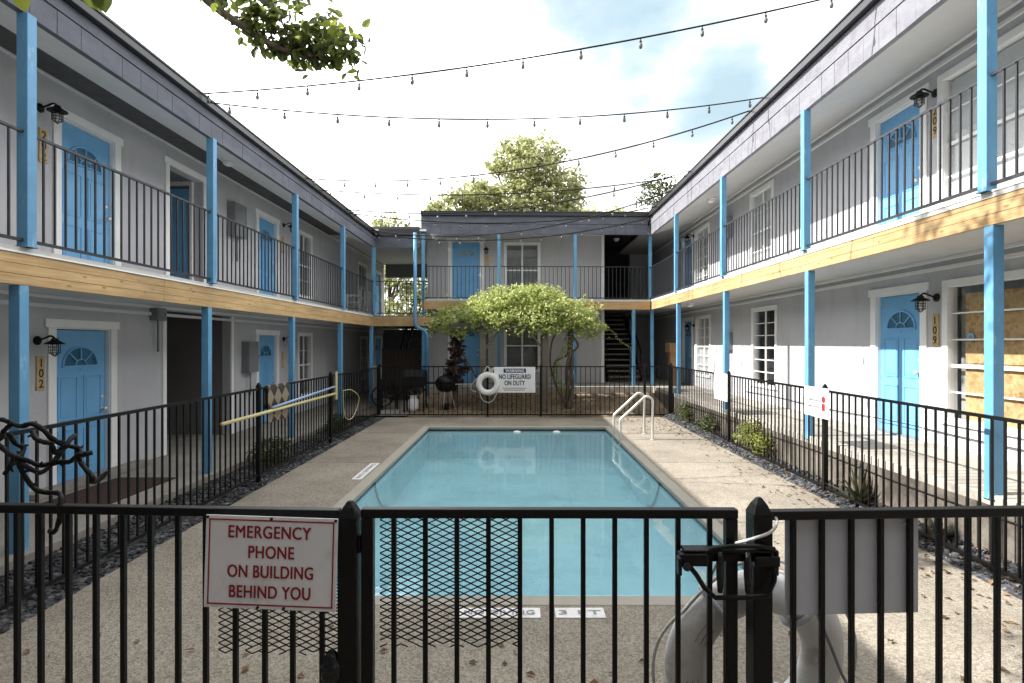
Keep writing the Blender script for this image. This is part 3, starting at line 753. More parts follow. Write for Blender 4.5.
# ---- right wing: local x = -world y
RW = thing('apartment_wing', 'right two storey grey apartment wing in sunlight with boarded window and timber beam', 'building', (XR_WALL, 0, ZR), R(-90))
rpost = [-(y+.05) for y in (-1.39, 1.775, 4.94, 8.08, 11.33, 14.68, 17.6)]
DR1 = -8.17; DR2 = -18.25
low = [(DR1-.475, DR1+.475, 0, 2.06), (-7.27, -4.6, .33, 2.13), (-13.2, -11.95, .36, 2.14), (-17.35, -16.05, .36, 2.14), (DR2-.475, DR2+.475, 0, 2.06), (-3.0, -1.4, .36, 2.14)]
upp = [(DR1-.475, DR1+.475, 2.68, 4.74), (-7.35, -4.6, 3.02, 4.82), (-13.3, -12.1, 2.98, 4.86), (-17.45, -16.15, 3.02, 4.82), (DR2-.475, DR2+.475, 2.68, 4.74), (-3.0, -1.4, 3.02, 4.82)]
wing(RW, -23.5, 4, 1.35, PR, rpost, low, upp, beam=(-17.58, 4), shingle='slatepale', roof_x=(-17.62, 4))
for z in (0, 2.68):
    make_door(RW, DR1, z, 'a', 1); make_door(RW, DR2, z, 'a', 1)
make_window(RW, -7.27, -4.6, .33, 2.13, 2, 5, 'ply', 'boarded_window'); make_window(RW, -7.35, -4.6, 3.02, 4.82, 4, 4, 'blind')
make_window(RW, -13.2, -11.95, .36, 2.14, 2, 6, 'dark'); make_window(RW, -13.3, -12.1, 2.98, 4.86, 2, 4, 'blind')
make_window(RW, -17.35, -16.05, .36, 2.14, 2, 6, 'blind'); make_window(RW, -17.45, -16.15, 3.02, 4.82, 2, 6, 'blind')
make_window(RW, -3.0, -1.4, .36, 2.14, 4, 4, 'blind'); make_window(RW, -3.0, -1.4, 3.02, 4.82, 4, 4, 'blind')
MB().box(-23.5, -17.5, -1.31, .1, 5.06, 5.12).build('corner_ceiling', M['soffit'], RW)
mb = MB(); mb.box(-23.5, 4, 5.0, 5.1, -.3, 5.4); mb.box(-23.6, -23.5, -1.0, 5.0, -.3, 5.4); mb.box(4, 4.1, 0, 5, -.3, 5.4); mb.box(-23.5, 4, .17, 5, 2.46, 2.66)
mb.build('outer_wall', M['wall'], RW)

# ---- back wing: slightly skewed to the court
BR = R(1.2)
BW = thing('apartment_wing', 'grey back apartment wing facing the pool behind the leafy arbor', 'building', (0, YB_WALL, ZR), BR)
bpost = [-2.93, -.59, 1.78]
DB = -1.71
low = [(DB-.475, DB+.475, 0, 2.06), (-.42, .77, .4, 2.12)]
upp = [(DB-.475, DB+.475, 2.68, 4.74), (-.42, .77, 2.9, 4.70)]
wing(BW, -2.98, 4.15, 1.40, PR, bpost, low, upp, beam=(-2.98, 4.13), wall_x=(-2.98, 2.9), roof_x=(-3.0, 4.05), roof_depth=5, rails=False)
for a, c in [(-2.93, -.59), (-.59, 1.78), (1.78, 4.13)]:
    make_rail(BW, c-a-.09, 2.73, 1.0, -1.37, a+.045)
for z in (0, 2.68): make_door(BW, DB, z, 'a', 1)
make_window(BW, -.42, .77, .4, 2.12, 2, 2, 'half'); make_window(BW, -.42, .77, 2.9, 4.70, 2, 2, 'half')
mb = MB(); mb.box(2.84, 2.93, -.025, .0, 0, 2.43); mb.box(2.84, 2.93, -.026, .0, 2.69, 5.1); mb.box(2.901, 2.93, .0, .2, 0, 2.43); mb.box(2.901, 2.93, 0, .2, 2.69, 5.1); mb.build('corner_trim', M['white'], BW)
mb = MB(); mb.box(-3.0, -2.98, .0, 5, -.3, 5.3); mb.box(2.9, 2.98, .2, 5, -.3, 5.3); mb.box(-3, 2.98, 5, 5.1, -.3, 5.3); mb.box(-2.98, 2.9, .17, 5, 2.46, 2.66)
mb.build('side_wall', M['wall'], BW)
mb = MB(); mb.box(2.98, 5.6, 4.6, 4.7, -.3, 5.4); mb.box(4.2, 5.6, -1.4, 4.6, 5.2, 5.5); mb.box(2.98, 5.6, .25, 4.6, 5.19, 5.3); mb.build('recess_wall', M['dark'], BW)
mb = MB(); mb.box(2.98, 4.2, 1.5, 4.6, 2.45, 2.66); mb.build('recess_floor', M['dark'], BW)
# extra corner posts
make_post(BW, 3.62, -1.33, -.05, PR['beam_bot'])

# ---- front wing behind the viewer (the building the red sign speaks of): wall, balcony and eave
FW = thing('apartment_wing', 'front apartment wing behind the viewer, the building the red lettered sign speaks of', 'building', (0, -2.6, -1.86), R(180))
MB().box(-8, 8, 0, .2, 0, 5.5).build('wall', M['wall'], FW)
MB().box(-4.3, 4.0, -1.55, -.001, 2.46, 2.71).build('balcony_floor', M['ceiling'], FW)
MB().box(-4.3, 4.0, -1.60, .3, 5.501, 5.62).build('roof', M['roof'], FW)
MB().box(-4.3, 4.0, -1.59, -1.55, 2.375, 2.66).build('timber_beam', M['beam'], FW)
MB().box(-4.3, 4.0, -1.60, -1.55, 4.9, 5.50).build('fascia_board', M['slate'], FW)

# ------------------------------------------------------------------ stairs in both back recesses
def stair(loc, rotz, n, rise, run, w, label, up=True):
    t = thing('outdoor_stair', label, 'stairs', loc, rotz)
    for i in range(n):
        MB().box(-w/2, w/2, i*run, i*run+run+.02, (i+1)*rise-.05, (i+1)*rise).build('tread', M['concrete'], t)
    for s in (-1, 1):
        mb = MB(); mb.bar((s*(w/2+.03), 0, .05), (s*(w/2+.03), n*run, n*rise+.05), .05, .22); mb.build('stringer', M['black'], t)
        mb = MB(); mb.bar((s*(w/2+.03), 0, 1.0), (s*(w/2+.03), n*run, n*rise+1.0), .04, .04)
        for k in range(0, n, 2): mb.bar((s*(w/2+.03), k*run+.1, k*rise+.1), (s*(w/2+.03), k*run+.1, k*rise+1.05), .02, .02)
        mb.build('handrail', M['black'], t)
    return t
stair((3.72, 19.4, ZR), 0, 14, .19, .26, 1.1, 'dim open stair in the recess at the back right corner')
stair((-3.75, 19.6, -1.92), 0, 14, .19, .26, 1.0, 'open stair rising behind the dark screen at back left')

# ------------------------------------------------------------------ fences
def spear_post(mb, w, h):
    mb.box(-w/2, w/2, -w/2, w/2, 0, h)
    b = len(mb.v); k = w/2+.002; q = w*.30
    for r_, z_ in ((k, h), (q*1.05, h+.034), (q*.35, h+.056)):
        mb.v += [(-r_, -r_, z_), (r_, -r_, z_), (r_, r_, z_), (-r_, r_, z_)]
    for L_ in (0, 4):
        for j in range(4): mb.f.append((b+L_+j, b+L_+(j+1) % 4, b+L_+4+(j+1) % 4, b+L_+4+j))
    mb.f.append((b+8, b+9, b+10, b+11)); mb.f.append((b+3, b+2, b+1, b))
    return mb
def side_fence(label, a, c, posts, ztop=-.62, zbot=-1.89, cap=True):
    """fence from a to c (x,y); posts at fractions; bays in between"""
    ax, ay = a; cx, cy = c
    L = math.hypot(cx-ax, cy-ay); ang = math.atan2(cy-ay, cx-ax)
    t = thing('pool_fence', label, 'fence', (ax, ay, DECK-.02), ang)
    zb = zbot-DECK+.02; zt = ztop-DECK+.02
    for p in posts:
        spear_post(MB(), .055, zt+.02).build('fence_post', M['black'], t, (p, 0, 0))
    proto = {}
    for p, q in zip(posts, posts[1:]):
        l = q-p-.055; key = round(l, 2)
        if key in proto: dup(proto[key], t, (p+.0275, 0, 0)); continue
        mb = MB(); n = max(2, round(l/.128))
        mb.box(0, l, -.014, .014, zt-.03, zt); mb.box(0, l, -.014, .014, zb, zb+.03)
        for i in range(1, n):
            x = l*i/n; mb.box(x-.0085, x+.0085, -.0085, .0085, zb+.03, zt-.03)
        proto[key] = mb.build('picket_panel', M['black'], t, (p+.0275, 0, 0))
    return t
side_fence('black picket fence along the left gravel strip with poles hung on it', (-3.64, 1.70), (-3.72, 15.0), [0.0, 6.27, 9.4, 13.3], ztop=-.64)
side_fence('black picket fence along right gravel strip carrying two white signs', (3.95, 1.70), (4.13, 15.0), [0.0, 5.62, 9.06, 13.3], ztop=-.61)
side_fence('black picket fence across the far end of the pool deck', (-3.72, 15.04), (4.13, 15.04), [.03, 2.93, 4.36, 7.15, 7.82], ztop=-.62, zbot=-1.94)

# front fence, gate and its fittings (close to the camera)
YF = 1.95; K = YF/560
def ux(u): return (u-517)*K
PK = .0165
def front_run(name, label, pts, z_top, pick_us, mesh=None, post=None, cat='fence', yaw=0.0, x_anchor=0.0):
    t = thing(name, label, cat, (x_anchor, YF, DECK), yaw)
    return t
zt = -.578-DECK   # height of the top rail above deck
zb = .10
def picket(t, x, proto={}):
    if 'p' not in proto:
        proto['p'] = MB().box(-PK/2, PK/2, -PK/2, PK/2, zb+.03, zt-.0305).build('picket', M['black'], t, (x, 0, 0), bevel=.002)
        return
    dup(proto['p'], t, (x, 0, 0))
def expanded_mesh(t, x0, x1, z0, z1, y):
    mb = MB(); px, pz = .049, .0235; r = 0
    z = z1
    while z > z0:
        n = int((x1-x0)/px*2); 
        for i in range(n):
            xa = x0+i*px/2; xb = xa+px/2
            up = (i+r) % 2
            za, zb_ = (z, z-pz/2+.001) if up else (z-pz/2+.001, z)
            if z-pz < z0 and random.random() < .35: continue
            mb.bar((xa, y, za), (xb, y, zb_), .0023, .004)
        z -= pz/2; r += 1
    return mb.build('expanded_mesh', M['black'], t)
# left section (swings a little away to the left)
FLs = thing('front_fence', 'near black picket fence left of the gate carrying the red lettered sign', 'fence', (ux(350), YF, DECK), R(180-3.0))
ca = math.cos(R(3.0))
for u in [321.7, 291.7, 263, 232.7, 201.7, 172.7, 144, 115, 85.7, 56.7, 26.7, 1, -28, -57, -86, -115, -144, -173, -202, -231, -260, -289, -318]:
    picket(FLs, -(ux(u)-ux(350))/ca)
MB().box(.036, 2.45, -.018, .018, zt-.03, zt).build('top_rail', M['black'], FLs, bevel=.004)
MB().box(.036, 2.45, -.018, .018, zb, zb+.03).build('bottom_rail', M['black'], FLs, bevel=.004)
spear_post(MB(), .066, zt-.026).build('fence_post', M['black'], FLs, (0, 0, 0), bevel=.003)
expanded_mesh(FLs, .04, .49, zt-.515, zt-.03, -.016)
# gate
GT = thing('pool_gate', 'near black picket gate with mesh panel and lock box, in front of pool', 'gate', (ux(362), YF, DECK), R(-.25))
gx = lambda u: ux(u)-ux(362)
for i in range(11): picket(GT, gx(394+31.5*i))
MB().box(.0, gx(736), -.018, .018, zt-.028, zt+.004).build('top_rail', M['black'], GT, bevel=.004)
MB().box(.043, gx(736)-.043, -.018, .018, zb, zb+.03).build('bottom_rail', M['black'], GT, bevel=.004)
MB().box(.001, .042, -.0175, .0175, zb, zt-.0285).build('stile', M['black'], GT, bevel=.004)
MB().box(gx(736)-.042, gx(736)-.001, -.0175, .0175, zb, zt-.0285).build('stile', M['black'], GT, bevel=.004)
expanded_mesh(GT, gx(379), gx(521), zt-.485, zt-.03, .014)
for z in (zt-.12, .3): MB().tube([(-.012, -.0, z-.03), (-.012, 0, z+.03)], .011, 8).build('hinge', M['black'], GT)
# right section
FRs = thing('front_fence', 'near black picket fence right of the gate with spear topped post', 'fence', (ux(759), YF, DECK), R(2.6))
for u in [794, 823.5, 854, 884.5, 915, 945.5, 976, 1007, 1038, 1069, 1100, 1131, 1162, 1193, 1224, 1255, 1286, 1317]:
    picket(FRs, (ux(u)-ux(759)))
MB().box(.036, 2.45, -.018, .018, zt-.036, zt-.004).build('top_rail', M['black'], FRs, bevel=.004)
MB().box(.036, 2.45, -.018, .018, zb, zb+.03).build('bottom_rail', M['black'], FRs, bevel=.004)
spear_post(MB(), .066, zt-.014).build('fence_post', M['black'], FRs, (0, 0, 0), bevel=.003)

# lock box on the gate
LB = thing('gate_lock', 'black metal lock guard with two slots across gate and post', 'lock', (ux(725), YF-.03, -.787))
def lk(u, v): return (u-726)*K*.985, (567-v)*K*.985-.0
def lbox(mb, u0, u1, v0, v1, y0, y1):
    a = lk(u0, v0); b = lk(u1, v1); mb.box(a[0], b[0], y0, y1, a[1], b[1])
zoff = .80-(567-343)*K
mb = MB(); lbox(mb, 679, 768, 547, 550, -.035, .02); lbox(mb, 675, 702, 550, 562, -.045, .0); lbox(mb, 700, 752, 552, 560, -.02, .012)
lbox(mb, 748, 773, 553, 563, -.04, .0); lbox(mb, 769, 773, 548, 573, -.03, -.01); lbox(mb, 672, 675.5, 553, 570, -.055, -.02)
lb = mb.build('guard_plate', M['black'], LB, (0, 0, zoff), bevel=.004)
mb = MB(); P_ = [lk(*p) for p in [(682, 560), (691, 571), (699, 584), (710, 594), (740, 594), (762, 592), (768, 577), (769, 562)]]
mb.tube([(p[0], -.03, p[1]) for p in P_], .0085, 8); P_ = [lk(*p) for p in [(694, 556), (705, 546), (725, 543), (752, 543), (768, 546)]]
mb.tube([(p[0], -.032, p[1]) for p in P_], .008, 8)
mb.build('guard_bar', M['black'], LB, (0, 0, zoff), smooth=True)
for u in (714, 741):
    mb = MB(); P_ = [lk(u, 548), lk(u, 556), lk(u, 572), lk(u, 588)]
    mb.tube([(p[0], -.036, p[1]) for p in P_], [.008, .0125, .0125, .008], 10); mb.build('latch_tongue', M['bag'], LB, (0, 0, zoff), smooth=True)
mb = MB(); p = lk(680, 561); mb.lathe([(.0, 0), (.014, 0), (.014, .01), (.0, .012)], 12, (p[0], -.047, p[1]), 'Y'); mb.build('keyhole', M['gutter'], LB, (0, 0, zoff))

# rope from the post to the ring, the leaning ring
RG = thing('life_ring', 'white ring buoy hanging by rope on the near gate post', 'life ring', (.905, 2.13, -1.195), R(6))
mb = MB(); mb.torus((0, 0, 0), .272, .082, 'Y', 64, 16, .72); rg = mb.build('ring_body', M['ringskin'], RG, smooth=True)
for a_, w_ in ((150, .10), (196, .07), (335, .08)):
    mb = MB()
    for q in range(3): mb.tube([((.272+.02*q-.02)*math.cos(R(a_+dd)), -.0595+.004*abs(q-1), (.272+.02*q-.02)*math.sin(R(a_+dd))) for dd in (-9, -4, 1, 6)], .0022, 4)
    mb.build('ring_print', M['greyink'], rg)
rg.rotation_euler = (R(7), 0, 0)
for a in (52, 128, 232, 308):
    mb = MB(); ca_, sa_ = math.cos(R(a)), math.sin(R(a))
    pts = []
    for k in range(15):
        t_ = 2*math.pi*k/14
        rr = .268+.092*math.cos(t_); hh_ = .068*math.sin(t_)
        pts.append((rr*ca_, hh_, rr*sa_))
    mb.tube(pts[:-1], .012, 6, closed=True); mb.build('ring_band', M['signback'], rg, smooth=True)
mb = MB(); pts = []
for k in range(60):
    a = R(52)+2*math.pi*k/60; sag = .02+.03*abs(math.sin(2*(a-R(52))))
    rr = .355+sag; pts.append((rr*math.cos(a), -.01+.01*math.sin(5*a), rr*math.sin(a)-.02*abs(math.sin(2*a))))
mb.tube(pts, .0065, 6, closed=True); mb.build('grab_rope', M['rope'], rg, smooth=True)
mb = MB(); px_ = ux(759)
mb.tube(arc_pts([(px_-.14, 2.08, -.90), (px_-.10, 1.985, -.72), (px_-.085, 1.92, -.685), (px_-.04, 1.903, -.665), (px_+.02, 1.90, -.64), (px_+.05, 1.925, -.61), (px_+.045, 1.99, -.60), (px_+.05, 2.03, -.75), (px_+.02, 2.07, -.93)]), .0055, 8)
rp = mb.build('tie_rope', M['rope'], smooth=True); tag(rp, 'white rope wrapped round the spear topped gate post', 'rope')
mb = MB(); mb.tube(arc_pts([(ux(820), 2.0, -.93), (ux(838), 2.02, -1.06), (ux(858), 2.06, -1.2), (ux(878), 2.10, -1.36), (ux(880), 2.14, -1.7), (ux(850), 2.2, -1.97), (ux(800), 2.3, -1.97)]), .006, 6)
tag(mb.build('dangling_cord', M['greyink'], smooth=True), 'thin grey cord hanging below the blank board to deck', 'cord')

# blank board behind the right pickets
SB = thing('sign_board', 'blank grey back of a board fixed behind right front pickets', 'sign', (ux(854), YF+.03, -.785), R(2.6))
MB().box(-.232, .252, -.003, .003, -.172, .165).build('board', M['signback'], SB, bevel=.002)
mb = MB()
for x in (-.2, .2):
    mb.lathe([(.006, 0), (.006, .006), (0, .007)], 8, (x, -.003, .145), 'Y')
mb.build('bolt', M['steel'], SB)
# emergency sign
ES = thing('emergency_sign', 'white sign with red letters EMERGENCY PHONE ON BUILDING BEHIND YOU on near fence', 'sign', (ux(276.5), 1.905, -.748))
ES.rotation_euler = (R(-1), R(1.1), R(-2.5))
MB().box(-.229, .229, -.002, .002, -.157, .157).build('sign_plate', M['signwhite'], ES, bevel=.0015)
mb = MB(); a, b_, w = .217, .145, .0045
mb.box(-a, a, -.0035, -.002, b_-w, b_); mb.box(-a, a, -.0035, -.002, -b_, -b_+w); mb.box(-a, -a+w, -.0035, -.002, -b_+w, b_-w); mb.box(a-w, a, -.0035, -.002, -b_+w, b_-w)
mb.build('sign_border', M['red'], ES)
for s, w_, z, x in (('EMERGENCY', .285, .1035, -.005), ('PHONE', .157, .036, .002), ('ON BUILDING', .295, -.030, 0), ('BEHIND YOU', .280, -.0985, 0)):
    text(s, M['red'], ES, (x, -.0032, z), w=w_, h=.0415, bold=.028)
mb = MB()
for x in (-.222, 0, .222): mb.lathe([(.005, 0), (.005, .004), (0, .005)], 8, (x, -.002, .150), 'Y')
for x in (-.04, .05): mb.lathe([(.005, 0), (.005, .004), (0, .005)], 8, (x, -.002, -.151), 'Y')
mb.build('bolt', M['ink'], ES)

# gnarled black vine tangle on the near left fence
def vt(px, py, dy=0): u = px/5.69; v = 400+py/5.69; Y = 2.02+dy; return ((u-517)/560*Y, Y, (343-v)/560*Y)
VN = thing('dead_vine', 'tangled black gnarled vine hooked over the near left fence', 'vine', vt(150, 330))
paths = [
 [(-160, 60), (-80, 120), (0, 110), (60, 130), (120, 150), (180, 135), (240, 165), (290, 215), (340, 245), (390, 260), (450, 275)],
 [(-120, 180), (10, 270), (60, 310), (110, 330), (160, 345), (220, 370), (280, 365), (340, 355), (400, 350), (440, 315), (480, 310), (525, 298)],
 [(345, 275), (380, 255), (400, 225), (430, 200)], [(300, 360), (330, 320), (360, 280), (385, 258)],
 [(430, 325), (455, 345), (480, 385), (520, 430), (530, 465), (570, 445), (612, 408)],
 [(100, 340), (115, 380), (140, 430), (190, 500), (250, 525), (330, 530), (348, 560), (342, 620), (335, 690), (310, 750), (285, 745)],
 [(50, 190), (90, 250), (135, 270), (120, 310), (80, 330), (60, 370), (30, 420)],
 [(185, 180), (205, 220), (250, 240), (290, 250), (315, 300), (355, 280)],
 [(120, 355), (170, 390), (230, 412), (290, 375)], [(-60, 250), (10, 215), (20, 180), (60, 140)], [(440, 280), (465, 300), (450, 340)]]
for k, p in enumerate(paths):
    P_ = [Vector(vt(x, y, .03*math.sin(k*2.1+i*.9))) - VN.location for i, (x, y) in enumerate(p)]
    ap = arc_pts(P_, 5); mb = MB()
    mb.tube(ap, [.0088*(1+.35*mnoise.noise((q.x*60, q.z*60, k))) for q in ap], 7)
    for i in range(2, len(ap)-2, 6):
        d_ = Vector((random.uniform(-1, 1), random.uniform(-1, 1), random.uniform(-1, 1))).normalized()*random.uniform(.012, .024)
        mb.tube([ap[i], ap[i]+d_], [.007, .003], 5)
    mb.build('vine_stem', M['blackmatte'], VN, smooth=True)
# crumpled black bag on the picket next to the gate post
mb = MB()
for k in range(26):
    for j in range(14):
        a = 2*math.pi*j/14; z = k/25; r = (.006+.030*math.sin(math.pi*min(1, z*1.05))**.8)*(1+.45*mnoise.noise((math.cos(a)*2.2, math.sin(a)*2.2, z*7)))
        mb.v.append((r*math.cos(a), r*math.sin(a)*.8, -z*.16+.01*mnoise.noise((a, z*9, 1))))
for k in range(25):
    for j in range(14):
        j2 = (j+1) % 14; mb.f.append((k*14+j, k*14+j2, (k+1)*14+j2, (k+1)*14+j))
tag(mb.build('plastic_bag', M['bag'], loc=(ux(334), 1.93, -1.055), smooth=True), 'crumpled shiny black bag tied to picket beside gate hinge post', 'bag')

# ------------------------------------------------------------------ things hung on the far fences
LR = thing('life_ring', 'white ring buoy with rope hung on the far fence beside the warning sign', 'life ring', (-.776, 14.96, -1.085))
mb = MB(); mb.torus((0, 0, 0), .24, .078, 'Y', 48, 12, .8); mb.build('ring_body', M['plastic'], LR, smooth=True)
mb = MB()
mb.tube(arc_pts([(-.3, -.03, .15), (-.40, -.02, .02), (-.46, 0, -.10), (-.40, 0, -.2), (-.3, 0, -.2)]), .010, 5)
mb.tube(arc_pts([(-.22, -.02, -.24), (-.15, -.02, -.42), (0, -.02, -.50), (.14, -.02, -.44), (.24, -.02, -.25)]), .010, 5)
mb.tube(arc_pts([(-.1, -.05, .32), (0, -.06, .46), (.08, -.05, .30), (.16, -.05, .42), (.05, -.05, .35)]), .014, 5)
mb.build('grab_rope', M['rope'], LR, smooth=True)
WS = thing('warning_sign', 'white WARNING NO LIFEGUARD ON DUTY sign on the far fence', 'sign', (-.06, 14.99, -.985))
MB().box(-.55, .55, -.006, .006, -.345, .345).build('sign_plate', M['plastic'], WS, bevel=.004)
MB().box(-.30, .30, -.010, -.006, .19, .30).build('sign_band', M['navy'], WS)
text('WARNING', M['signwhite'], WS, (0, -.0125, .245), w=.50, h=.075, bold=.028)
text('NO LIFEGUARD', M['navy'], WS, (0, -.0085, .085), w=.84, h=.125, bold=.035)
text('ON DUTY', M['navy'], WS, (0, -.0085, -.085), w=.54, h=.125, bold=.035)
mb = MB(); mb.box(-.33, .31, -.008, -.006, -.235, -.215); mb.box(-.29, .27, -.008, -.006, -.285, -.265); mb.build('small_print', M['greyink'], WS)
# two signs on the right fence (they face the pool)
def pool_sign(y0, y1, z0, z1, label, style):
    t = thing('pool_rules_sign', label, 'sign', (3.93, (y0+y1)/2, (z0+z1)/2), R(-90.8))
    w = (y1-y0)/2; h = (z1-z0)/2
    MB().box(-w, w, -.005, .005, -h, h).build('sign_plate', M['plastic'], t, bevel=.003)
    mb = MB()
    if style == 0:
        for z, a, b in ((.35, -.3, .3), (.1, -.2, .25), (-.2, -.1, .1)):
            mb.box(a*w, b*w, -.0075, -.005, z*h-.008, z*h+.008)
        mb.build('small_print', M['greyink'], t)
    else:
        mb.box(-.62*w, .45*w, -.0075, -.005, .05*h, .19*h); mb.box(-.62*w, .30*w, -.0075, -.005, -.38*h, -.24*h); mb.build('small_print', M['greyink'], t)
        mb = MB(); mb.lathe([(0, 0), (.045, 0), (.045, .0025), (0, .0025)], 14, (.62*w, -.005, .25*h), 'Y'); mb.box(.48*w, .74*w, -.0075, -.005, -.5*h, -.02*h); mb.build('red_mark', M['red'], t)
    return t
pool_sign(10.45, 11.15, -1.10, -.58, 'white rules sign on the right fence nearer the back corner', 0)
ps_ = pool_sign(7.05, 7.66, -.97, -.58, 'white sign with red mark on the right fence nearest the gate', 1)

# pole, blue pole, brush on the left fence
t = tag(MB().tube([(-3.575, 6.78, -.985), (-3.60, 11.15, -1.0)], .024, 8).build('telescopic_pole', M['yellow'], smooth=True), 'long pale yellow pool pole hung along the left fence', 'pole')
t = tag(MB().tube([(-3.575, 8.18, -.945), (-3.60, 11.05, -.862)], .020, 8).build('telescopic_pole', M['polegrey'], smooth=True), 'shorter pale blue pole above the yellow pole on left fence', 'pole')
mb = MB(); mb.box(-3.60, -3.565, 11.07, 11.13, -1.12, -.57)
tag(mb.build('pool_brush', M['yellow'], bevel=.008), 'upright pale yellow pool brush head on the left fence', 'brush')
mb = MB(); mb.tube(arc_pts([(-3.58, 11.5, -.98), (-3.52, 11.9, -1.0), (-3.46, 12.25, -1.18), (-3.5, 12.2, -1.45), (-3.55, 12.0, -1.62), (-3.6, 11.75, -1.55), (-3.6, 11.6, -1.2), (-3.58, 11.55, -.98)]), .008, 6)
tag(mb.build('garden_hose', M['yellow'], smooth=True), 'loop of pale yellow hose hanging on left fence', 'hose')
# towel draped over the fence rail
mb = MB(); nx, nz = 14, 12; xs_ = -3.685
for side in (0, 1):
    b0 = len(mb.v)
    for j in range(nz+1):
        for i in range(nx+1):
            y = 8.22+.78*i/nx; z = -.628-(.55 if side == 0 else .35)*j/nz
            x = xs_+(.032 if side == 0 else -.032)*min(1, .45+j/3)+.010*math.sin(y*22+j*.2)*(j/nz)
            mb.v.append((x, y, z))
    for j in range(nz):
        for i in range(nx):
            a = b0+j*(nx+1)+i; mb.f.append((a, a+1, a+nx+2, a+nx+1))
b1 = (nx+1)*(nz+1)
for i in range(nx): mb.f.append((i, i+1, b1+i+1, b1+i))
tag(mb.build('beach_towel', M['towel'], smooth=True), 'brown and black diamond towel draped over the left fence', 'towel')
mb = MB()
for i in range(2): pass
mb.box(-5.50, -4.70, 6.45, 7.72, ZL-.004, ZL+.010)
tag(mb.build('doormat', M['mat'], bevel=.004), 'dark brown doormat outside ground floor door 102', 'doormat')

# ladder rails
LD = thing('pool_handrail', 'pair of bent steel handrails at far right pool edge', 'handrail', (2.4, 11.8, DECK))
for y in (-.35, .40):
    P_ = [(-.29, y, -.45), (-.29, y, .0), (-.29, y, .36), (-.265, y, .43), (-.02, y, .66), (.19, y, .855), (.26, y, .885), (.33, y, .86), (.37, y, .78), (.37, y, .4), (.37, y, .0)]
    ap = arc_pts(P_[:3], 2)[:-1]+arc_pts(P_[2:], 4)
    MB().tube(ap, .028, 10).build('rail_tube', M['steel'], LD, smooth=True)
    mb = MB(); mb.lathe([(.05, 0), (.05, .015), (.028, .02)], 12, (.37, y, 0)); mb.build('flange', M['steel'], LD)
mb = MB()
for z in (-.30, -.18): mb.box(-.33, -.25, -.35, .40, z-.015, z+.015)
mb.build('tread', M['plastic'], LD)

# ------------------------------------------------------------------ wall lamps, number plaques, boxes
def lamp(loc, rotz, label, proto={}):
    if 'l' in proto: return dup(proto['l'], None, loc, rotz, label, 'black caged wall lamps beside the doors')
    t = thing('wall_lamp', label, 'wall lamp', loc, rotz, 'black caged wall lamps beside the doors')
    MB().lathe([(.055, 0), (.055, .02), (.03, .035), (0, .036)], 16, (0, 0, 0), 'Y').build('mount_plate', M['black'], t, smooth=True)
    MB().tube(arc_pts([(0, -.02, 0), (0, -.10, .03), (0, -.17, .055), (0, -.215, .03), (0, -.22, .0)]), .012, 8).build('arm', M['black'], t, smooth=True)
    MB().lathe([(0, .03), (.03, .028), (.045, .0), (.105, -.035), (.108, -.045), (.05, -.03), (.046, -.05)], 18, (0, -.22, 0)).build('shade', M['black'], t, smooth=True)
    MB().lathe([(.036, -.045), (.05, -.07), (.05, -.15), (.035, -.175), (0, -.185)], 14, (0, -.22, 0)).build('glass_jar', M['jar'], t, smooth=True)
    MB().lathe([(0, -.06), (.018, -.07), (.022, -.10), (.012, -.135), (0, -.14)], 10, (0, -.22, 0)).build('lamp_bulb', M['plastic'], t, smooth=True)
    mb = MB()
    for z in (-.08, -.115, -.15): mb.torus((0, -.22, z), .056, .004, 'Z', 16, 5)
    for k in range(6):
        a = k*math.pi/3; mb.tube([(.056*math.cos(a), -.22+.056*math.sin(a), -.045), (.056*math.cos(a), -.22+.056*math.sin(a), -.15), (0, -.22, -.195)], .004, 5)
    mb.build('wire_cage', M['black'], t)
    proto['l'] = t
    return t
lamp((XL_WALL, 6.86, 2.88), R(90), 'black caged lamp beside upper left door 202')
lamp((XL_WALL, 6.82, .03), R(90), 'black caged lamp beside lower left door 102')
lamp((XL_WALL, 14.02, 2.95), R(90), 'black caged lamp beside the second upper door on left wing')
lamp((XL_WALL, 14.02, .10), R(90), 'black caged lamp beside the ground door behind the towel')
lamp((XR_WALL, 7.42, 3.31), R(-90), 'black caged lamp beside upper right door 209')
lamp((XR_WALL, 7.40, .60), R(-90), 'black caged lamp beside lower right door 109')
lamp((XR_WALL, 17.55, 3.35), R(-90), 'black caged lamp beside far upper door of right wing')
lamp((XR_WALL, 17.55, .55), R(-90), 'black caged lamp beside far ground door of right wing')
lamp((-1.02, YB_WALL-.02, 3.14), BR, 'black caged lamp right of upper door on back wing')
def plaque(loc, rotz, s, label):
    t = thing('number_plaque', label, 'number plaque', loc, rotz, 'wooden house number plaques')
    MB().box(-.058, .058, -.02, -.001, -.21, .21).build('wood_board', M['plaque'], t, bevel=.005)
    for i, ch in enumerate(s):
        text(ch, M['ink'], t, (0, -.0225, .128-i*.128), h=.098, bold=.03, name='digit')
    return t
plaque((XL_WALL, 6.90, 2.43), R(90), '202', 'wooden plaque with number 202 on upper left wall')
plaque((XL_WALL, 6.86, -.37), R(90), '102', 'wooden plaque with number 102 on lower left wall')
plaque((XR_WALL, 7.41, 2.94), R(-90), '209', 'wooden plaque with number 209 on upper right wall')
plaque((XR_WALL, 7.41, .17), R(-90), '109', 'wooden plaque with number 109 on lower right wall')
plaque((XL_WALL, 13.98, 2.45), R(90), '', 'small wooden plaque under lamp by second upper left door')
plaque((XL_WALL, 13.98, -.42), R(90), '', 'small wooden plaque under lamp behind the towel')
plaque((-1.0, YB_WALL-.02, 2.75), BR, '', 'small wooden plaque under lamp on back wing')
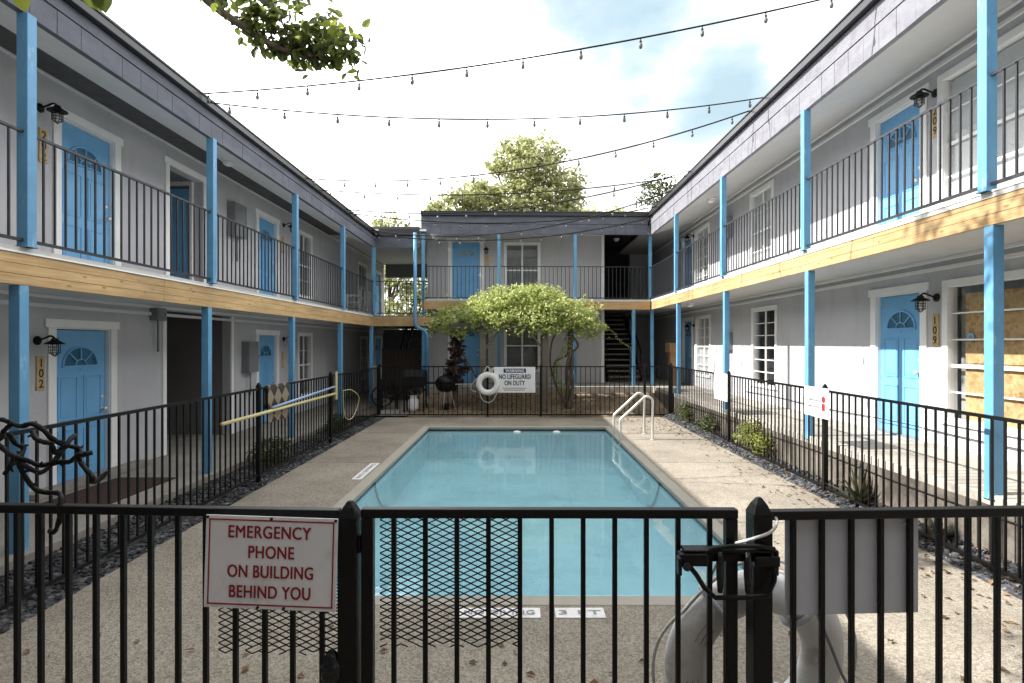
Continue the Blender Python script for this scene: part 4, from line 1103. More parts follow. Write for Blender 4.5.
def ebox(loc, rotz, w, h, d, label, cat='utility box'):
    t = thing('utility_box', label, cat, loc, rotz)
    MB().box(-w/2, w/2, -d, -.001, -h/2, h/2).build('box_body', M['box'], t, bevel=.006)
    mb = MB(); mb.box(-w/2+.02, w/2-.02, -d-.008, -d-.0005, -h/2+.02, h/2-.02); mb.box(w/2-.06, w/2-.04, -d-.02, -d-.008, -.03, .03); mb.build('box_door', M['box'], t, bevel=.003)
    mb = MB(); mb.tube([(0, -d/2, -h/2), (0, -d/2, -h/2-.5)], .018, 8); mb.build('conduit', M['box'], t, smooth=True)
    return t
ebox((XL_WALL, 12.12, -.30), R(90), .46, .66, .16, 'grey electric box on the lower left wall beyond the passage')
ebox((XL_WALL, 11.55, 2.52), R(90), .50, .68, .16, 'grey electric box on upper left wall before second door')
ebox((XR_WALL, 14.5, .05), R(-90), .22, .46, .12, 'slim grey meter box on lower right wall between windows')
ebox((XR_WALL, 14.6, 3.0), R(-90), .40, .55, .14, 'grey utility box on upper right wall between windows')
ebox((XL_WALL, 9.02, .46), R(90), .22, .2, .14, 'small grey junction box above the ground passage corner on left', 'junction box')
# ceiling lights under the eaves
def dome(loc, label):
    t = thing('ceiling_light', label, 'ceiling light', loc)
    MB().lathe([(.12, 0), (.12, -.02), (.10, -.025)], 18).build('light_base', M['white'], t, smooth=True)
    MB().lathe([(.10, -.022), (.09, -.07), (.05, -.10), (0, -.108)], 18).build('light_cover', M['plastic'], t, smooth=True)
dome((4.8, 13.9, ZR+4.925), 'round light under the right upper eave between far posts')
dome((4.85, 15.7, ZR+2.449), 'round light under the right lower walkway ceiling')
dome((-5.1, 9.9, ZL+5.09), 'round light under left upper eave by the open vestibule')
dome((-5.0, 16.3, ZL+5.05), 'round light under left upper eave at far end')
dome((3.65, 20.6, ZR+5.18), 'round light on the dark ceiling of the back right recess')

# ------------------------------------------------------------------ string lights
def bulb(parent, p, proto={}):
    if 'b' in proto: return dup(proto['b'], parent, p)
    g = MB().lathe([(.012, -.055), (.022, -.075), (.026, -.10), (.018, -.125), (0, -.135)], 8).build('bulb', M['bulbdark'], parent, p, smooth=True)
    MB().lathe([(.004, .005), (.010, .0), (.010, -.012), (.004, -.018), (.006, -.03), (.015, -.035), (.015, -.062), (.010, -.065)], 8).build('socket', M['blackmatte'], g)
    proto['b'] = g
    return g
def bulb_mat():
    m, nt, out = new_mat('string_bulb_glass')
    t = N(nt, 'ShaderNodeBsdfTransparent'); t.inputs['Color'].default_value = (.3, .3, .3, 1)
    b = N(nt, 'ShaderNodeBsdfPrincipled'); b.inputs['Base Color'].default_value = (.20, .195, .18, 1); b.inputs['Roughness'].default_value = .15
    mx = N(nt, 'ShaderNodeMixShader'); mx.inputs['Fac'].default_value = .72
    nt.links.new(t.outputs['BSDF'], mx.inputs[1]); nt.links.new(b.outputs['BSDF'], mx.inputs[2]); nt.links.new(mx.outputs['Shader'], out.inputs['Surface'])
    return m
M['bulbdark'] = bulb_mat()
def string(a, c, sag, n, label, off=.5):
    a = Vector(a); c = Vector(c)
    t = thing('string_light', label, 'string light', a, 0, 'bulb strings across the courtyard')
    f = lambda s: (c-a)*s+Vector((0, 0, -sag*4*s*(1-s)))
    MB().tube([f(i/28) for i in range(29)], .0105+.0007*max(0, a.y-7), 5).build('cable', M['blackmatte'], t)
    for i in range(n):
        bulb(t, f((i+off)/n))
zl, zr = 3.42, 4.10
string((-4.47, 7.7, zl-.0), (4.12, 6.44, zr), .21, 12, 'bulb string crossing nearest and highest over the pool', .35)
string((-4.47, 7.77, zl-.06), (4.12, 9.3, zr-.02), .31, 12, 'second bulb string from the left eave, sagging low over pool centre', .62)
string((-4.47, 11.5, zl-.03), (4.12, 9.8, zr-.02), .47, 13, 'bulb string rising to right eave ahead of the tree crown')
string((-4.47, 12.3, zl-.05), (4.12, 13.7, zr), .27, 12, 'bulb string crossing low in front of the tall tree')
string((-4.47, 14.1, zl-.04), (4.12, 13.3, zr), .46, 12, 'bulb string ending just above back right roof corner')
string((-4.47, 14.2, zl-.1), (4.12, 16.4, zr-.1), .38, 13, 'bulb string hanging before the back wing roof edge')
string((-4.47, 16.6, zl-.05), (4.12, 14.8, zr-.06), .60, 14, 'bulb string hanging just under back wing fascia')
string((-4.47, 16.9, zl-.12), (4.1, 16.9, zr-.3), .42, 14, 'farthest bulb string close to back balcony posts')

# ------------------------------------------------------------------ vegetation
def rnd_dir():
    while True:
        v = Vector((random.uniform(-1, 1), random.uniform(-1, 1), random.uniform(-1, 1)))
        if .05 < v.length < 1: return v.normalized()
def crown(blobs, n, L, W, spread=.16, clump=26, flat=.3):
    mb = MB(); tot = sum(b[1][0]*b[1][1]*b[1][2] for b in blobs)
    for c, r in blobs:
        c = Vector(c); k = int(n*r[0]*r[1]*r[2]/tot)
        for _ in range(max(1, k//clump)):
            d = rnd_dir(); q = random.random()**.38
            cc = c+Vector((d.x*r[0]*q, d.y*r[1]*q, d.z*r[2]*q))
            s = spread*random.uniform(.6, 1.4)*max(r)**.5
            for _ in range(clump):
                p = cc+Vector((random.gauss(0, s), random.gauss(0, s), random.gauss(0, s*.7)))
                dd = rnd_dir(); dd.z = dd.z*.6-.15
                mb.leaf(p, dd, (Vector((0, 0, 1))+rnd_dir()*.9), L*random.uniform(.6, 1.3), W*random.uniform(.6, 1.3), flat)
    return mb
def limb(mb, a, c, r0, r1, wob=.1, n=7):
    a = Vector(a); c = Vector(c); P_ = []
    for i in range(n+1):
        t = i/n; p = a.lerp(c, t)+Vector((mnoise.noise((t*3, a.x, c.y)), mnoise.noise((t*3, a.y+4, c.x)), mnoise.noise((t*3, 9, c.z))*.5))*wob*math.sin(math.pi*t)*2
        P_.append(p)
    mb.tube(P_, [r0+(r1-r0)*i/n for i in range(n+1)], 8)
    return P_
def tree(name, label, base, trunk_top, blobs, n, L, W, mat, r=.22, group=None, clump=26, spread=.16):
    t = thing(name, label, 'tree', base, 0, group)
    b = Vector(base); mb = MB(); tt = Vector(trunk_top)-b
    limb(mb, (0, 0, 0), tt, r, r*.55, .15)
    for c, rr in blobs:
        e = Vector(c)-b
        limb(mb, tt*random.uniform(.7, 1), e, r*.45, r*.1, .2)
        for _ in range(4):
            d = rnd_dir(); limb(mb, e*.9+tt*.1, e+Vector((d.x*rr[0], d.y*rr[1], abs(d.z)*rr[2]))*.8, r*.16, r*.04, .1, 5)
    mb.build('trunk', M['bark'], t, smooth=True)
    crown([(tuple(Vector(c)-b), rr) for c, rr in blobs], n, L, W, spread, clump).build('crown', mat, t)
    return t
G1 = 'trees behind the back roofs'
tree('shade_tree', 'tall leafy tree rising behind the back wing roof', (.2, 27.5, -2.2), (.2, 27.5, 5),
     [((.6, 27.5, 8.6), (1.9, 1.7, 1.35)), ((-2.1, 27.2, 7.0), (1.3, 1.5, .8)), ((2.3, 27.4, 7.5), (1.1, 1.3, 1.2)), ((-3.1, 27.0, 6.3), (1.4, 1.4, .8)), ((.2, 27, 6.6), (2.8, 1.5, 1.1)), ((.1, 27.5, 9.75), (1.0, .8, .45)), ((1.7, 27.5, 9.2), (.7, .7, .5)), ((-1.0, 27.5, 8.6), (.7, .7, .5))],
     11500, .24, .15, M['tree_leaf'], .3, G1, 20, .13)
tree('shade_tree', 'pale low tree behind right half of the back roof', (4.5, 31, -2.2), (4.4, 31, 4.0),
     [((3.2, 31, 6.6), (1.8, 1.4, 1.0)), ((5.4, 31, 6.4), (1.5, 1.4, .8))], 4200, .24, .14, M['pale_leaf'], .2, G1)
tree('shade_tree', 'small sparse tree beyond the back left roof corner', (-6.6, 29, -2.2), (-6.6, 29, 3.5),
     [((-6.6, 29, 5.7), (1.2, 1.1, .8)), ((-5.6, 29, 5.4), (.8, .9, .5)), ((-5.6, 28.5, 3.8), (2.0, 1.2, 1.3)), ((-5.4, 28.5, 1.8), (2.0, 1.2, 1.6)), ((-3.6, 28.5, 3.0), (1.4, 1.2, 1.6))], 7600, .22, .14, M['tree_leaf'], .16, G1)
tree('shade_tree', 'dark feathery tree top above the back right roof corner', (7.3, 28, -2.2), (7.3, 28, 5.0),
     [((7.1, 28, 7.1), (1.0, 1.0, 1.3)), ((8.0, 28, 6.6), (1.0, 1.0, 1.2))], 2600, .2, .10, M['shrub_leaf'], .16, G1)
# courtyard tree: stands left of the camera, one bough reaches into view
CT = thing('courtyard_tree', 'broad leaved tree whose bough hangs in at the top left', 'tree', (-2.9, -1.2, DECK))
cb = Vector((-2.9, -1.2, DECK)); mb = MB()
limb(mb, (0, 0, 0), Vector((-2.4, -.2, 3.6))-cb, .22, .15, .2)
J = Vector((-2.4, -.2, 3.6))-cb
bough = [Vector(p)-cb for p in [(-2.4, -.2, 3.6), (-2.75, 2.2, 4.0), (-2.95, 4.2, 3.85), (-2.98, 5.0, 3.30), (-2.45, 5.1, 2.85), (-2.05, 5.15, 2.66), (-1.75, 5.15, 2.60)]]
ap = arc_pts(bough, 5); mb.tube(ap, [.075-.066*i/(len(ap)-1) for i in range(len(ap))], 8)
twigs = []
def px3(u, v, Y): return Vector(((u-517)/560*Y, Y, (343-v)/560*Y))-cb
for a_, e_ in [((-2.9, 4.6, 3.6), (226, 22)), ((-2.75, 5.05, 3.1), (262, -6)), ((-2.6, 5.08, 2.95), (300, 10)), ((-2.45, 5.1, 2.85), (336, 30)), ((-2.3, 5.1, 2.77), (352, 66)), ((-2.05, 5.15, 2.66), (362, 40)),
               ((-2.2, 5.1, 2.72), (300, 66)), ((-2.4, 5.1, 2.83), (272, 52)), ((-2.6, 5.1, 2.9), (312, -10)), ((-2.0, 5.1, 2.64), (330, 10)), ((-2.9, 4.9, 3.35), (240, -20)), ((-2.5, 5.1, 2.88), (285, 22)), ((-2.1, 5.1, 2.7), (322, 48)), ((-1.9, 5.1, 2.62), (345, 30)), ((-1.9, 5.1, 2.62), (358, 58)), ((-2.1, 5.1, 2.68), (340, 62))]:
    e = px3(e_[0], e_[1], 5.15+random.uniform(-.3, .3)); P_ = limb(mb, Vector(a_)-cb, e, .012, .004, .08, 6); twigs.append(P_)
for e in [(-1.6, 1.3, 4.2), (-.8, 1.0, 4.6), (-3.4, 1.0, 4.4), (-2.2, 2.0, 3.3), (-1.0, 2.2, 3.2), (-3.0, -1.8, 5.0), (-.2, .2, 5.0), (-1.4, 4.3, 5.6), (-2.5, 2.7, 2.9), (-2.2, 5.1, 6.3)]:
    P_ = limb(mb, J*random.uniform(.85, 1), Vector(e)-cb, .07, .02, .25, 7)
mb.build('trunk', M['bark'], CT, smooth=True)
lf = MB()
for P_ in twigs:
    for k in range(58):
        i = random.uniform(1.0, len(P_)-1.01); j = int(i); p = P_[j].lerp(P_[min(j+1, len(P_)-1)], i-j)
        d = rnd_dir(); d.z -= .35
        lf.round_leaf(p+rnd_dir()*random.uniform(.0, .13), d, Vector((0, 0, 1))+rnd_dir()*.8, random.uniform(.07, .125), random.uniform(.04, .07), .2)
for (u, v, dx, L_) in [(88, -14, .5, .095), (100, -16, .15, .10), (20, -10, .2, .075), (82, -16, -.1, .06), (26, -14, .5, .05)]:
    c = px3(u, v, 2.0)
    lf.round_leaf(c, Vector((dx, 0, -1)), Vector((.1, -1, .35)), L_, L_*.8, .1)
limb(mb, J, px3(60, -30, 2.6), .03, .01)
lf.build('crown', M['branch_leaf'], CT)
cr = crown([(tuple(Vector(c)-cb), r) for c, r in [((-1.7, 1.4, 4.4), (.8, .6, .5)), ((-.7, 1.1, 4.7), (.7, .6, .5)), ((-3.2, 1.0, 4.6), (.7, .6, .5)), ((-2.1, 1.75, 3.3), (.8, .4, .45)), ((-1.2, 1.75, 2.9), (.6, .35, .4)), ((-3.0, -1.6, 5.1), (1.2, 1.0, .8)), ((-.3, .1, 5.2), (1.0, .8, .6)), ((-2.8, 2.6, 4.9), (.8, .5, .3)), ((-3.9, 3.1, 5.4), (.7, .5, .3)), ((-1.2, 4.5, 5.55), (.8, .45, .35)), ((-2.2, 5.3, 6.5), (.8, .5, .3)), ((-2.5, 2.75, 2.75), (.6, .6, .35)), ((-2.9, 2.0, 2.6), (.5, .4, .4))]], 4300, .13, .07, .16, 16)
cr.build('foliage', M['branch_leaf'], CT)

# arbor with vine behind the far fence
AR = thing('garden_arbor', 'weathered timber arbor under the vine between far fence and back wing', 'arbor', (0, 16.2, -1.8))
for x in (-.95, .79):
    for y in (-.55, .55):
        MB().box(-.085, .085, -.085, .085, -.1, 2.2).build('post', M['oldwood'], AR, (x, y, 0), bevel=.006)
for y in (-.55, .55): MB().box(-1.9, 1.9, y-.03, y+.03, 2.2, 2.36).build('beam', M['oldwood'], AR, bevel=.004)
for x in (-1.6, -.95, -.3, .3, .79, 1.5): MB().box(x-.025, x+.025, -1.0, 1.0, 2.362, 2.47).build('rafter', M['oldwood'], AR)
for x, s in ((-.95, 1), (.79, -1)): MB().bar((x+s*.08, -.55, 1.65), (x+s*.5, -.55, 2.2), .05, .06).build('brace', M['oldwood'], AR)
VI = thing('arbor_vine', 'bright green leafy vine heaped over the arbor', 'vine', (1.45, 15.9, -1.85))
vb = Vector((1.45, 15.9, -1.85)); mb = MB()
for k in range(3):
    P_ = []
    for i in range(18):
        t = i/17; a = t*7+k*2.1
        P_.append(Vector((.07*math.cos(a)+.06*t+k*.02, .07*math.sin(a), -.05+2.35*t)))
    mb.tube(P_, [.065-.025*i/17 for i in range(18)], 7)
mb.tube(arc_pts([(.02, .0, .05), (-.25, 0, .45), (-.42, -.05, .9), (-.36, 0, 1.3), (-.05, 0, 1.5), (.28, 0, 1.75), (.1, 0, 2.1)]), .035, 7)
mb.tube(arc_pts([(0, 0, .1), (-.3, .05, .6), (-.5, .0, 1.2), (-.45, 0, 1.9), (-.2, 0, 2.3)]), .025, 7)
mb.build('trunk', M['bark'], VI, smooth=True)
bl = [((.1, 16.1, 1.15), (1.25, .9, .50)), ((1.1, 15.9, .82), (1.3, .9, .48)), ((-.75, 16.1, .95), (.9, .8, .45)), ((-1.5, 15.9, .62), (.85, .7, .45)), ((-2.1, 16.1, .55), (.5, .5, .45)), ((1.9, 15.8, .50), (.6, .7, .36)), ((.3, 15.4, .60), (1.6, .4, .36)), ((0.5, 16.2, 1.38), (.9, .7, .26))]
vl = crown([(tuple(Vector(c)-vb), r) for c, r in bl], 15500, .115, .065, .085, 18)
for s in range(60):   # shoots
    a = Vector((random.uniform(-1.9, 2.0), 15.6+random.uniform(-.3, .6), random.uniform(.5, 1.4)))-vb; d = rnd_dir(); d.z = abs(d.z)*.6
    for k in range(9): vl.leaf(a+d*k*.05, rnd_dir(), Vector((0, 0, 1))+rnd_dir()*.5, .09, .05)
for k in range(46):   # long runner on the right
    t = k/45; p = Vector((2.15+1.0*t, 15.5, .50-.55*t+.1*math.sin(t*5)))-vb
    vl.leaf(p, rnd_dir(), Vector((0, 0, 1))+rnd_dir()*.5, .09*(1-.4*t), .05)
for k in range(420):
    z = random.uniform(.3, 2.3); a = z*3.1+random.uniform(-.5, .5); r_ = random.uniform(.08, .34)
    vl.leaf(Vector((-.18+r_*math.cos(a), r_*.7*math.sin(a), z)), rnd_dir(), Vector((0, 0, 1))+rnd_dir()*.5, .085, .045)
vl.build('foliage', M['vine_leaf'], VI)
# second, leafier vine trunk at left with dead brown leaves
V2 = thing('climbing_vine', 'dark vine trunk with dry brown leaves in front of back ground door', 'vine', (-1.75, 15.9, -1.85))
mb = MB()
for k in range(2):
    mb.tube([(.05*math.cos(i*.6+k*3), .05*math.sin(i*.6+k*3), -.05+2.4*i/16) for i in range(17)], [.055-.02*i/16 for i in range(17)], 7)
mb.tube(arc_pts([(0, 0, 2.0), (.3, 0, 1.4), (.55, 0, .95), (.75, 0, .3)]), .028, 6)
mb.build('trunk', M['bark'], V2, smooth=True)
mb = crown([((0, 0, 1.75), (.24, .18, .35)), ((.08, 0, 1.15), (.28, .2, .3)), ((-.1, 0, .75), (.24, .2, .3))], 950, .15, .10, .06, 12); mb.build('dry_leaves', M['deadvine'], V2)

def bush(name, label, c, r, n, mat, L=.07, W=.035, cat='shrub'):
    t = thing(name, label, cat, c)
    mb = MB()
    for _ in range(9):
        d = rnd_dir(); mb.tube([(0, 0, -.03), (d.x*r[0]*.4, d.y*r[1]*.4, r[2]*.7), (d.x*r[0]*.8, d.y*r[1]*.8, r[2]*1.4)], [.012, .008, .003], 5)
    mb.build('stem', M['bark'], t)
    crown([((0, 0, r[2]), r)], n, L, W, .08, 10).build('foliage', mat, t)
    return t
def spiky(label, c, n, L, mat, name='spiky_plant'):
    t = thing(name, label, 'plant', c); mb = MB()
    for i in range(n):
        a = random.uniform(0, 6.28); el = random.uniform(.25, 1.35); l = L*random.uniform(.6, 1.1)
        d = Vector((math.cos(a)*math.cos(el), math.sin(a)*math.cos(el), math.sin(el)))
        s = d.cross(Vector((0, 0, 1))).normalized()*.017; mid = d*l*.6; tip = d*l+Vector((0, 0, -.12*l*math.cos(el)))
        b = len(mb.v); mb.v += [tuple(-s*.8), tuple(s*.8), tuple(mid+s), tuple(mid-s), tuple(tip)]
        mb.f += [(b, b+1, b+2, b+3), (b+3, b+2, b+4)]
    mb.build('blade_rosette', mat, t)
    MB().lathe([(.05, -.04), (.06, .03), (.03, .08), (0, .09)], 8).build('root_crown', M['bark'], t)
    return t
spiky('dark spiky yucca between right fence and raised walkway', (4.07, 6.65, -1.91), 60, .52, M['spike_leaf'])
spiky('small dark spiky plant by the right fence near gate', (4.08, 5.4, -1.91), 24, .30, M['spike_leaf'])
bush('garden_shrub', 'yellow green bush behind right fence between the two signs', (4.08, 9.6, -1.93), (.16, .55, .28), 900, M['lime_leaf'])
bush('garden_shrub', 'dark twiggy bush at far right fence corner', (4.12, 13.6, -1.93), (.16, .45, .24), 600, M['shrub_leaf'])
bush('garden_shrub', 'loose green bush near the white rules sign post', (4.1, 12.0, -1.93), (.14, .5, .20), 500, M['shrub_leaf'])
bush('garden_shrub', 'low grey green bush behind left fence below the towel', (-4.0, 9.1, -1.98), (.26, .45, .22), 700, M['shrub_leaf'])
bush('garden_shrub', 'dark green bush behind left fence near the hose loop', (-4.0, 12.4, -1.98), (.26, .5, .2), 600, M['shrub_leaf'])
# fallen leaves
mb = MB()
for _ in range(640):
    q = random.random()
    if q < .45: x, y = 3.9-abs(random.gauss(0, .28)), random.uniform(2.2, 14.8)
    elif q < .62: x, y = random.uniform(2.2, 3.9), random.uniform(1.8, 6)
    elif q < .75: x, y = random.uniform(2.45, 3.8), random.uniform(12.3, 14.7)
    elif q < .9: x, y = random.uniform(3.92, 4.18), random.uniform(3, 9)
    else: x, y = random.uniform(-3.4, 2), random.uniform(2.2, 4.0)
    z = DECK+.006 if x < 3.9 else -1.965+.35*(x-3.9)+.03
    d = rnd_dir(); d.z = .15*abs(d.z)
    mb.leaf(Vector((x, y, z)), d, Vector((0, 0, 1))+rnd_dir()*.3, random.uniform(.03, .08), random.uniform(.018, .042), .4)
tag(mb.build('fallen_leaves', M['deadleaf']), 'dry brown leaves scattered over the right deck', 'leaves', kind='stuff')
mb = MB()
for _ in range(900):
    x, y = random.uniform(-2.8, 4.1), random.uniform(15.1, 17.2); z = -1.97+max(0, y-15.2)*.2+.03
    d = rnd_dir(); d.z = .2*abs(d.z); mb.leaf(Vector((x, y, z)), d, Vector((0, 0, 1))+rnd_dir()*.3, random.uniform(.05, .11), random.uniform(.03, .06), .3)
tag(mb.build('leaf_litter', M['deadleaf']), 'brown leaf litter on the dirt under the arbor', 'leaves', kind='stuff')

# ------------------------------------------------------------------ objects in the back left corner
def chair(loc, rz, label, mat, proto={}):
    key = mat.name
    if key in proto: return dup(proto[key], None, loc, rz, label, 'plastic chairs on the left balcony')
    t = thing('patio_chair', label, 'chair', loc, rz, 'plastic chairs on the left balcony')
    MB().box(-.23, .23, -.22, .22, .40, .43).build('seat', mat, t, bevel=.01)
    mb = MB(); mb.box(-.23, .23, .205, .235, .80, .86)
    for x in (-.2, -.1, 0, .1, .2): mb.box(x-.025, x+.025, .205, .23, .43, .80)
    mb.build('backrest', mat, t, bevel=.006)
    for x in (-.22, .22):
        for y in (-.2, .2): MB().box(x-.022, x+.022, y-.022, y+.022, 0, .399).build('leg', mat, t)
        mb = MB(); mb.box(x-.03, x+.03, -.24, .23, .62, .65); mb.box(x-.02, x+.02, -.22, -.18, .43, .62); mb.build('armrest', mat, t, bevel=.006)
    proto[key] = t
    return t
chair((-5.15, 17.6, ZL+2.715), R(-70), 'nearer white plastic chair on the far left balcony', M['plastic'])
chair((-5.15, 18.7, ZL+2.715), R(-110), 'farther white plastic chair on the far left balcony', M['plastic'])
t = chair((-3.75, 16.4, -1.93), R(20), 'dark patio chair behind the far fence by the grills', M['blackmatte']); t['group'] = 'dark patio furniture'
SCn = thing('timber_screen', 'dark timber screen under the back left landing', 'screen', (-3.95, 18.9, -1.93))
mb = MB()
for i in range(9): mb.box(-.55+i*.125, -.55+i*.125+.119, -.012, .012, .02, 1.72)
mb.build('board_panel', M['darkwood'], SCn)
for x in (-.58, .6): MB().box(x-.04, x+.04, .013, .09, 0, 1.75).build('screen_post', M['darkwood'], SCn)
WH = thing('white_cabinet', 'white cabinet standing left of the dark timber screen', 'cabinet', (-4.75, 19.2, -1.93))
MB().box(-.17, .17, -.25, .25, .02, 1.15).build('cabinet_body', M['plastic'], WH, bevel=.01)
MB().box(-.15, .15, -.265, -.251, .1, 1.1).build('cabinet_door', M['plastic'], WH, bevel=.004)
# gas grill
GR = thing('gas_grill', 'black covered gas grill cart behind the far fence', 'grill', (-2.86, 15.75, -1.93))
MB().box(-.30, .30, -.26, .26, .72, .86).build('firebox', M['blackmatte'], GR, bevel=.02)
mb = MB(); mb.v = []; 
prof = [(-.26, .861), (-.26, 1.0), (-.2, 1.12), (0, 1.18), (.2, 1.12), (.26, 1.0), (.26, .861)]
for x in (-.30, .30): mb.v += [(x, y, z) for y, z in prof]
mb.f = [tuple(range(7)), tuple(range(13, 6, -1))]+[(i, i+7, (i+1) % 7+7, (i+1) % 7) for i in range(7)]
mb.build('lid', M['blackmatte'], GR, recalc=True)
for x in (-.27, .27):
    for y in (-.22, .22): MB().box(x-.02, x+.02, y-.02, y+.02, .0, .72).build('leg', M['black'], GR)
MB().box(.31, .62, -.2, .2, .80, .83).build('side_shelf', M['black'], GR)
PT = thing('propane_tank', 'white propane tank standing under the gas grill', 'gas tank', (-2.9, 15.7, -1.93))
MB().lathe([(.10, 0), (.10, .02), (.15, .06), (.155, .12), (.155, .30), (.12, .37), (.05, .39), (.05, .43), (0, .43)], 18).build('tank_body', M['plastic'], PT, smooth=True)
MB().lathe([(.09, .37), (.10, .46), (.09, .46)], 14).build('collar', M['plastic'], PT)
KG = thing('kettle_grill', 'round black kettle grill with side shelf behind the far fence', 'grill', (-2.0, 15.7, -1.93))
MB().lathe([(0, .55), (.13, .56), (.24, .64), (.29, .76), (.29, .78)], 24).build('bowl', M['black'], KG, smooth=True)
MB().lathe([(.295, .785), (.28, .88), (.2, .98), (.08, 1.03), (0, 1.035)], 24).build('lid', M['black'], KG, smooth=True)
for k in range(3):
    a = k*2.094+.4; MB().tube([(.14*math.cos(a), .14*math.sin(a), .6), (.30*math.cos(a), .30*math.sin(a), .0)], .014, 6).build('leg', M['steel'], KG)
mb = MB(); mb.lathe([(0, .10), (.10, .10), (.10, .22), (0, .22)], 14); mb.build('ash_pan', M['blackmatte'], KG)
MB().box(.28, .75, -.16, .16, .77, .79).build('side_shelf', M['steel'], KG)
# bicycle
BK = thing('bicycle', 'dark bicycle leaning in the back left corner behind the fence', 'bicycle', (-3.55, 16.9, -1.93), R(12))
for x in (-.5, .5):
    w_ = MB().torus((0, 0, 0), .31, .022, 'Y', 28, 8).build('wheel', M['blackmatte'], BK, (x, 0, .333), smooth=True)
    mb = MB()
    for k in range(10):
        a = k*math.pi/5; mb.tube([(0, 0, 0), (.29*math.cos(a), 0, .29*math.sin(a))], .003, 4)
    mb.lathe([(.02, -.03), (.02, .03)], 8, (0, 0, 0), 'Y'); mb.build('spokes', M['steel'], w_)
mb = MB()
for a, c in [((-.5, 0, .33), (-.1, 0, .30)), ((-.1, 0, .30), (-.22, 0, .78)), ((-.5, 0, .33), (-.2, 0, .70)), ((-.1, 0, .30), (.36, 0, .72)), ((-.2, 0, .72), (.34, 0, .80)), ((.34, 0, .92), (.5, 0, .33))]:
    mb.tube([a, c], .018, 7)
mb.build('frame', M['black'], BK)
MB().tube(arc_pts([(.30, -.28, 1.02), (.38, -.15, 1.04), (.34, 0, .95), (.38, .15, 1.04), (.30, .28, 1.02)]), .014, 7).build('handlebar', M['black'], BK)
mb = MB(); mb.box(-.34, -.12, -.06, .06, .80, .84); mb.build('saddle', M['blackmatte'], BK, bevel=.02)
# cardboard boxes in the right recess
for k, (x, y, w, h, z, lab) in enumerate([(4.95, 17.75, .26, .52, 0, 'bottom cardboard box of the stack in right recess'), (4.93, 17.75, .22, .52, .522, 'middle narrow cardboard box of the stack in right recess'), (4.90, 17.73, .30, .30, 1.044, 'wide cardboard box topping the stack in right recess')]):
    t = thing('cardboard_box', lab, 'box', (x, y, ZR+z), R(6*k), 'cardboard boxes stacked in the right recess')
    MB().box(-w/2, w/2, -w/2, w/2, 0, h).build('carton', M['card'], t, bevel=.004)
    mb = MB(); mb.box(-w/2+.004, w/2-.004, -.025, .025, h+.0003, h+.0015); mb.build('tape', M['plaque'], t)

# wire runs along the right slab and wall
for k, (z, x, lab) in enumerate([(-1.16, 5.53, 'thin dark cable stapled low along the right wall'), (-1.52, 4.185, 'thin dark cable along the raised right walkway edge')]):
    mb = MB(); mb.tube([(x-.006, y, z+.012*math.sin(y*1.7+k)) for y in [3+.3*i for i in range(36)]], .007, 5)
    tag(mb.build('wall_cable', M['ink'], smooth=True), lab, 'cable')

# ------------------------------------------------------------------ light, sky, camera
travel = Vector((1.0, .05, -.82)).normalized()
sun = bpy.data.lights.new('sun', 'SUN'); sun.energy = 10.5; sun.angle = R(.53); sun.color = (1.0, .965, .91)
so = bpy.data.objects.new('sun', sun); C.objects.link(so); so.rotation_euler = travel.to_track_quat('-Z', 'Y').to_euler(); so.location = (-20, -4, 20)
el = math.asin(-travel.z); az = math.atan2(-travel.x, -travel.y)
W = bpy.data.worlds.new('World'); SC.world = W; W.use_nodes = True
nt = W.node_tree; nt.nodes.clear(); out = N(nt, 'ShaderNodeOutputWorld')
sky = N(nt, 'ShaderNodeTexSky', sky_type='NISHITA'); sky.sun_disc = False; sky.sun_elevation = el; sky.sun_rotation = az
bg1 = N(nt, 'ShaderNodeBackground'); bg1.inputs['Strength'].default_value = .15
hs = N(nt, 'ShaderNodeMixRGB'); hs.inputs['Fac'].default_value = .93; hs.inputs['Color2'].default_value = (4.3, 5.7, 6.5, 1)
nt.links.new(sky.outputs['Color'], hs.inputs['Color1']); nt.links.new(hs.outputs['Color'], bg1.inputs['Color'])
bg2 = N(nt, 'ShaderNodeBackground'); bg2.inputs['Strength'].default_value = 1.0
tc = N(nt, 'ShaderNodeTexCoord')
mp = N(nt, 'ShaderNodeMapping'); mp.inputs['Scale'].default_value = (1, 1, 1.6); mp.inputs['Location'].default_value = (.35, .1, .2)
nt.links.new(tc.outputs['Generated'], mp.inputs['Vector'])
n1 = N(nt, 'ShaderNodeTexNoise'); n1.inputs['Scale'].default_value = 3.4; n1.inputs['Detail'].default_value = 9; n1.inputs['Roughness'].default_value = .55
nt.links.new(mp.outputs['Vector'], n1.inputs['Vector'])
# clear patches of sky: two directions
def hole(d, r):
    vd = N(nt, 'ShaderNodeVectorMath', operation='DISTANCE'); vd.inputs[1].default_value = Vector(d).normalized()
    nt.links.new(tc.outputs['Generated'], vd.inputs[0])
    mr = N(nt, 'ShaderNodeMapRange'); mr.inputs['From Min'].default_value = 0; mr.inputs['From Max'].default_value = r
    mr.inputs['To Min'].default_value = .42; mr.inputs['To Max'].default_value = 0
    nt.links.new(vd.outputs['Value'], mr.inputs['Value']); return mr.outputs['Result']
h1 = hole((.25, 1, .60), .20); h2 = hole((.39, 1, .42), .12); h3 = hole((.2, 1, .95), .3)
acc = n1.outputs['Fac']
for h in (h1, h2, h3):
    sb = N(nt, 'ShaderNodeMath', operation='SUBTRACT'); nt.links.new(acc, sb.inputs[0]); nt.links.new(h, sb.inputs[1]); acc = sb.outputs[0]
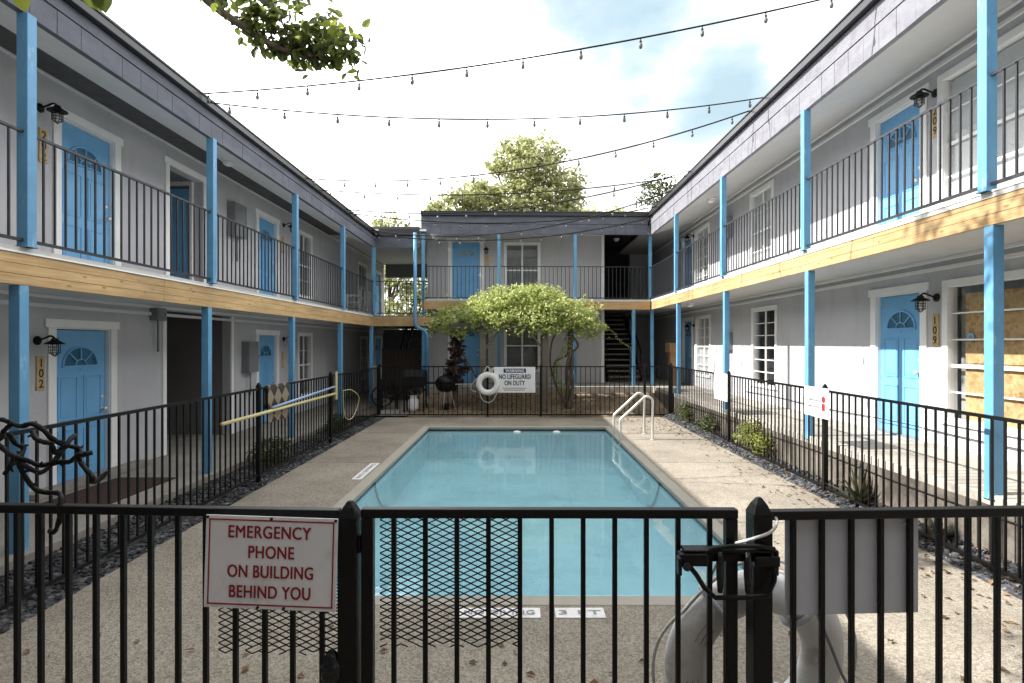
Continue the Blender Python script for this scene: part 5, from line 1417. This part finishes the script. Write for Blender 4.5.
# brighter cloud ahead (towards +y and overhead), dimmer behind
sxyz = N(nt, 'ShaderNodeSeparateXYZ'); nt.links.new(tc.outputs['Generated'], sxyz.inputs['Vector'])
br = N(nt, 'ShaderNodeMapRange'); br.inputs['From Min'].default_value = .30; br.inputs['From Max'].default_value = .85
br.inputs['To Min'].default_value = 5.2; br.inputs['To Max'].default_value = 3.9
nt.links.new(sxyz.outputs['Z'], br.inputs['Value']); by = N(nt, 'ShaderNodeMapRange'); by.inputs['From Min'].default_value = -.6; by.inputs['From Max'].default_value = .15
by.inputs['To Min'].default_value = .45; by.inputs['To Max'].default_value = 1.0
nt.links.new(sxyz.outputs['Y'], by.inputs['Value'])
bm_ = N(nt, 'ShaderNodeMath', operation='MULTIPLY'); nt.links.new(br.outputs['Result'], bm_.inputs[0]); nt.links.new(by.outputs['Result'], bm_.inputs[1])
nt.links.new(bm_.outputs[0], bg2.inputs['Strength'])
r1 = ramp(nt, acc, [(.05, 0.0), (.17, .05), (.28, .20), (.41, 1.0)])
n2 = N(nt, 'ShaderNodeTexNoise'); n2.inputs['Scale'].default_value = 5; n2.inputs['Detail'].default_value = 6
nt.links.new(mp.outputs['Vector'], n2.inputs['Vector'])
r2 = ramp(nt, n2.outputs['Fac'], [(.28, (.185, .193, .205)), (.42, (.42, .425, .43)), (.6, (1.0, 1.0, 1.0))]); nt.links.new(r2.outputs['Color'], bg2.inputs['Color'])
mx = N(nt, 'ShaderNodeMixShader'); nt.links.new(r1.outputs['Color'], mx.inputs['Fac'])
nt.links.new(bg1.outputs['Background'], mx.inputs[1]); nt.links.new(bg2.outputs['Background'], mx.inputs[2])
nt.links.new(mx.outputs['Shader'], out.inputs['Surface'])

cam = bpy.data.cameras.new('camera'); co = bpy.data.objects.new('camera', cam); C.objects.link(co)
co.location = (0, 0, 0); co.rotation_euler = (R(90), 0, 0)
cam.sensor_width = 36; cam.lens = 36*560/1024; cam.shift_x = -5/1024; cam.shift_y = 1.5/1024
cam.clip_start = .05; cam.clip_end = 1500
SC.camera = co
SC.view_settings.view_transform = 'Standard'; SC.view_settings.look = 'None'; SC.view_settings.exposure = 0; SC.view_settings.gamma = 1
SC.cycles.max_bounces = 8; SC.cycles.transparent_max_bounces = 16; SC.cycles.caustics_reflective = False; SC.cycles.caustics_refractive = False
SC.cycles.use_denoising = True; SC.cycles.sample_clamp_indirect = 6
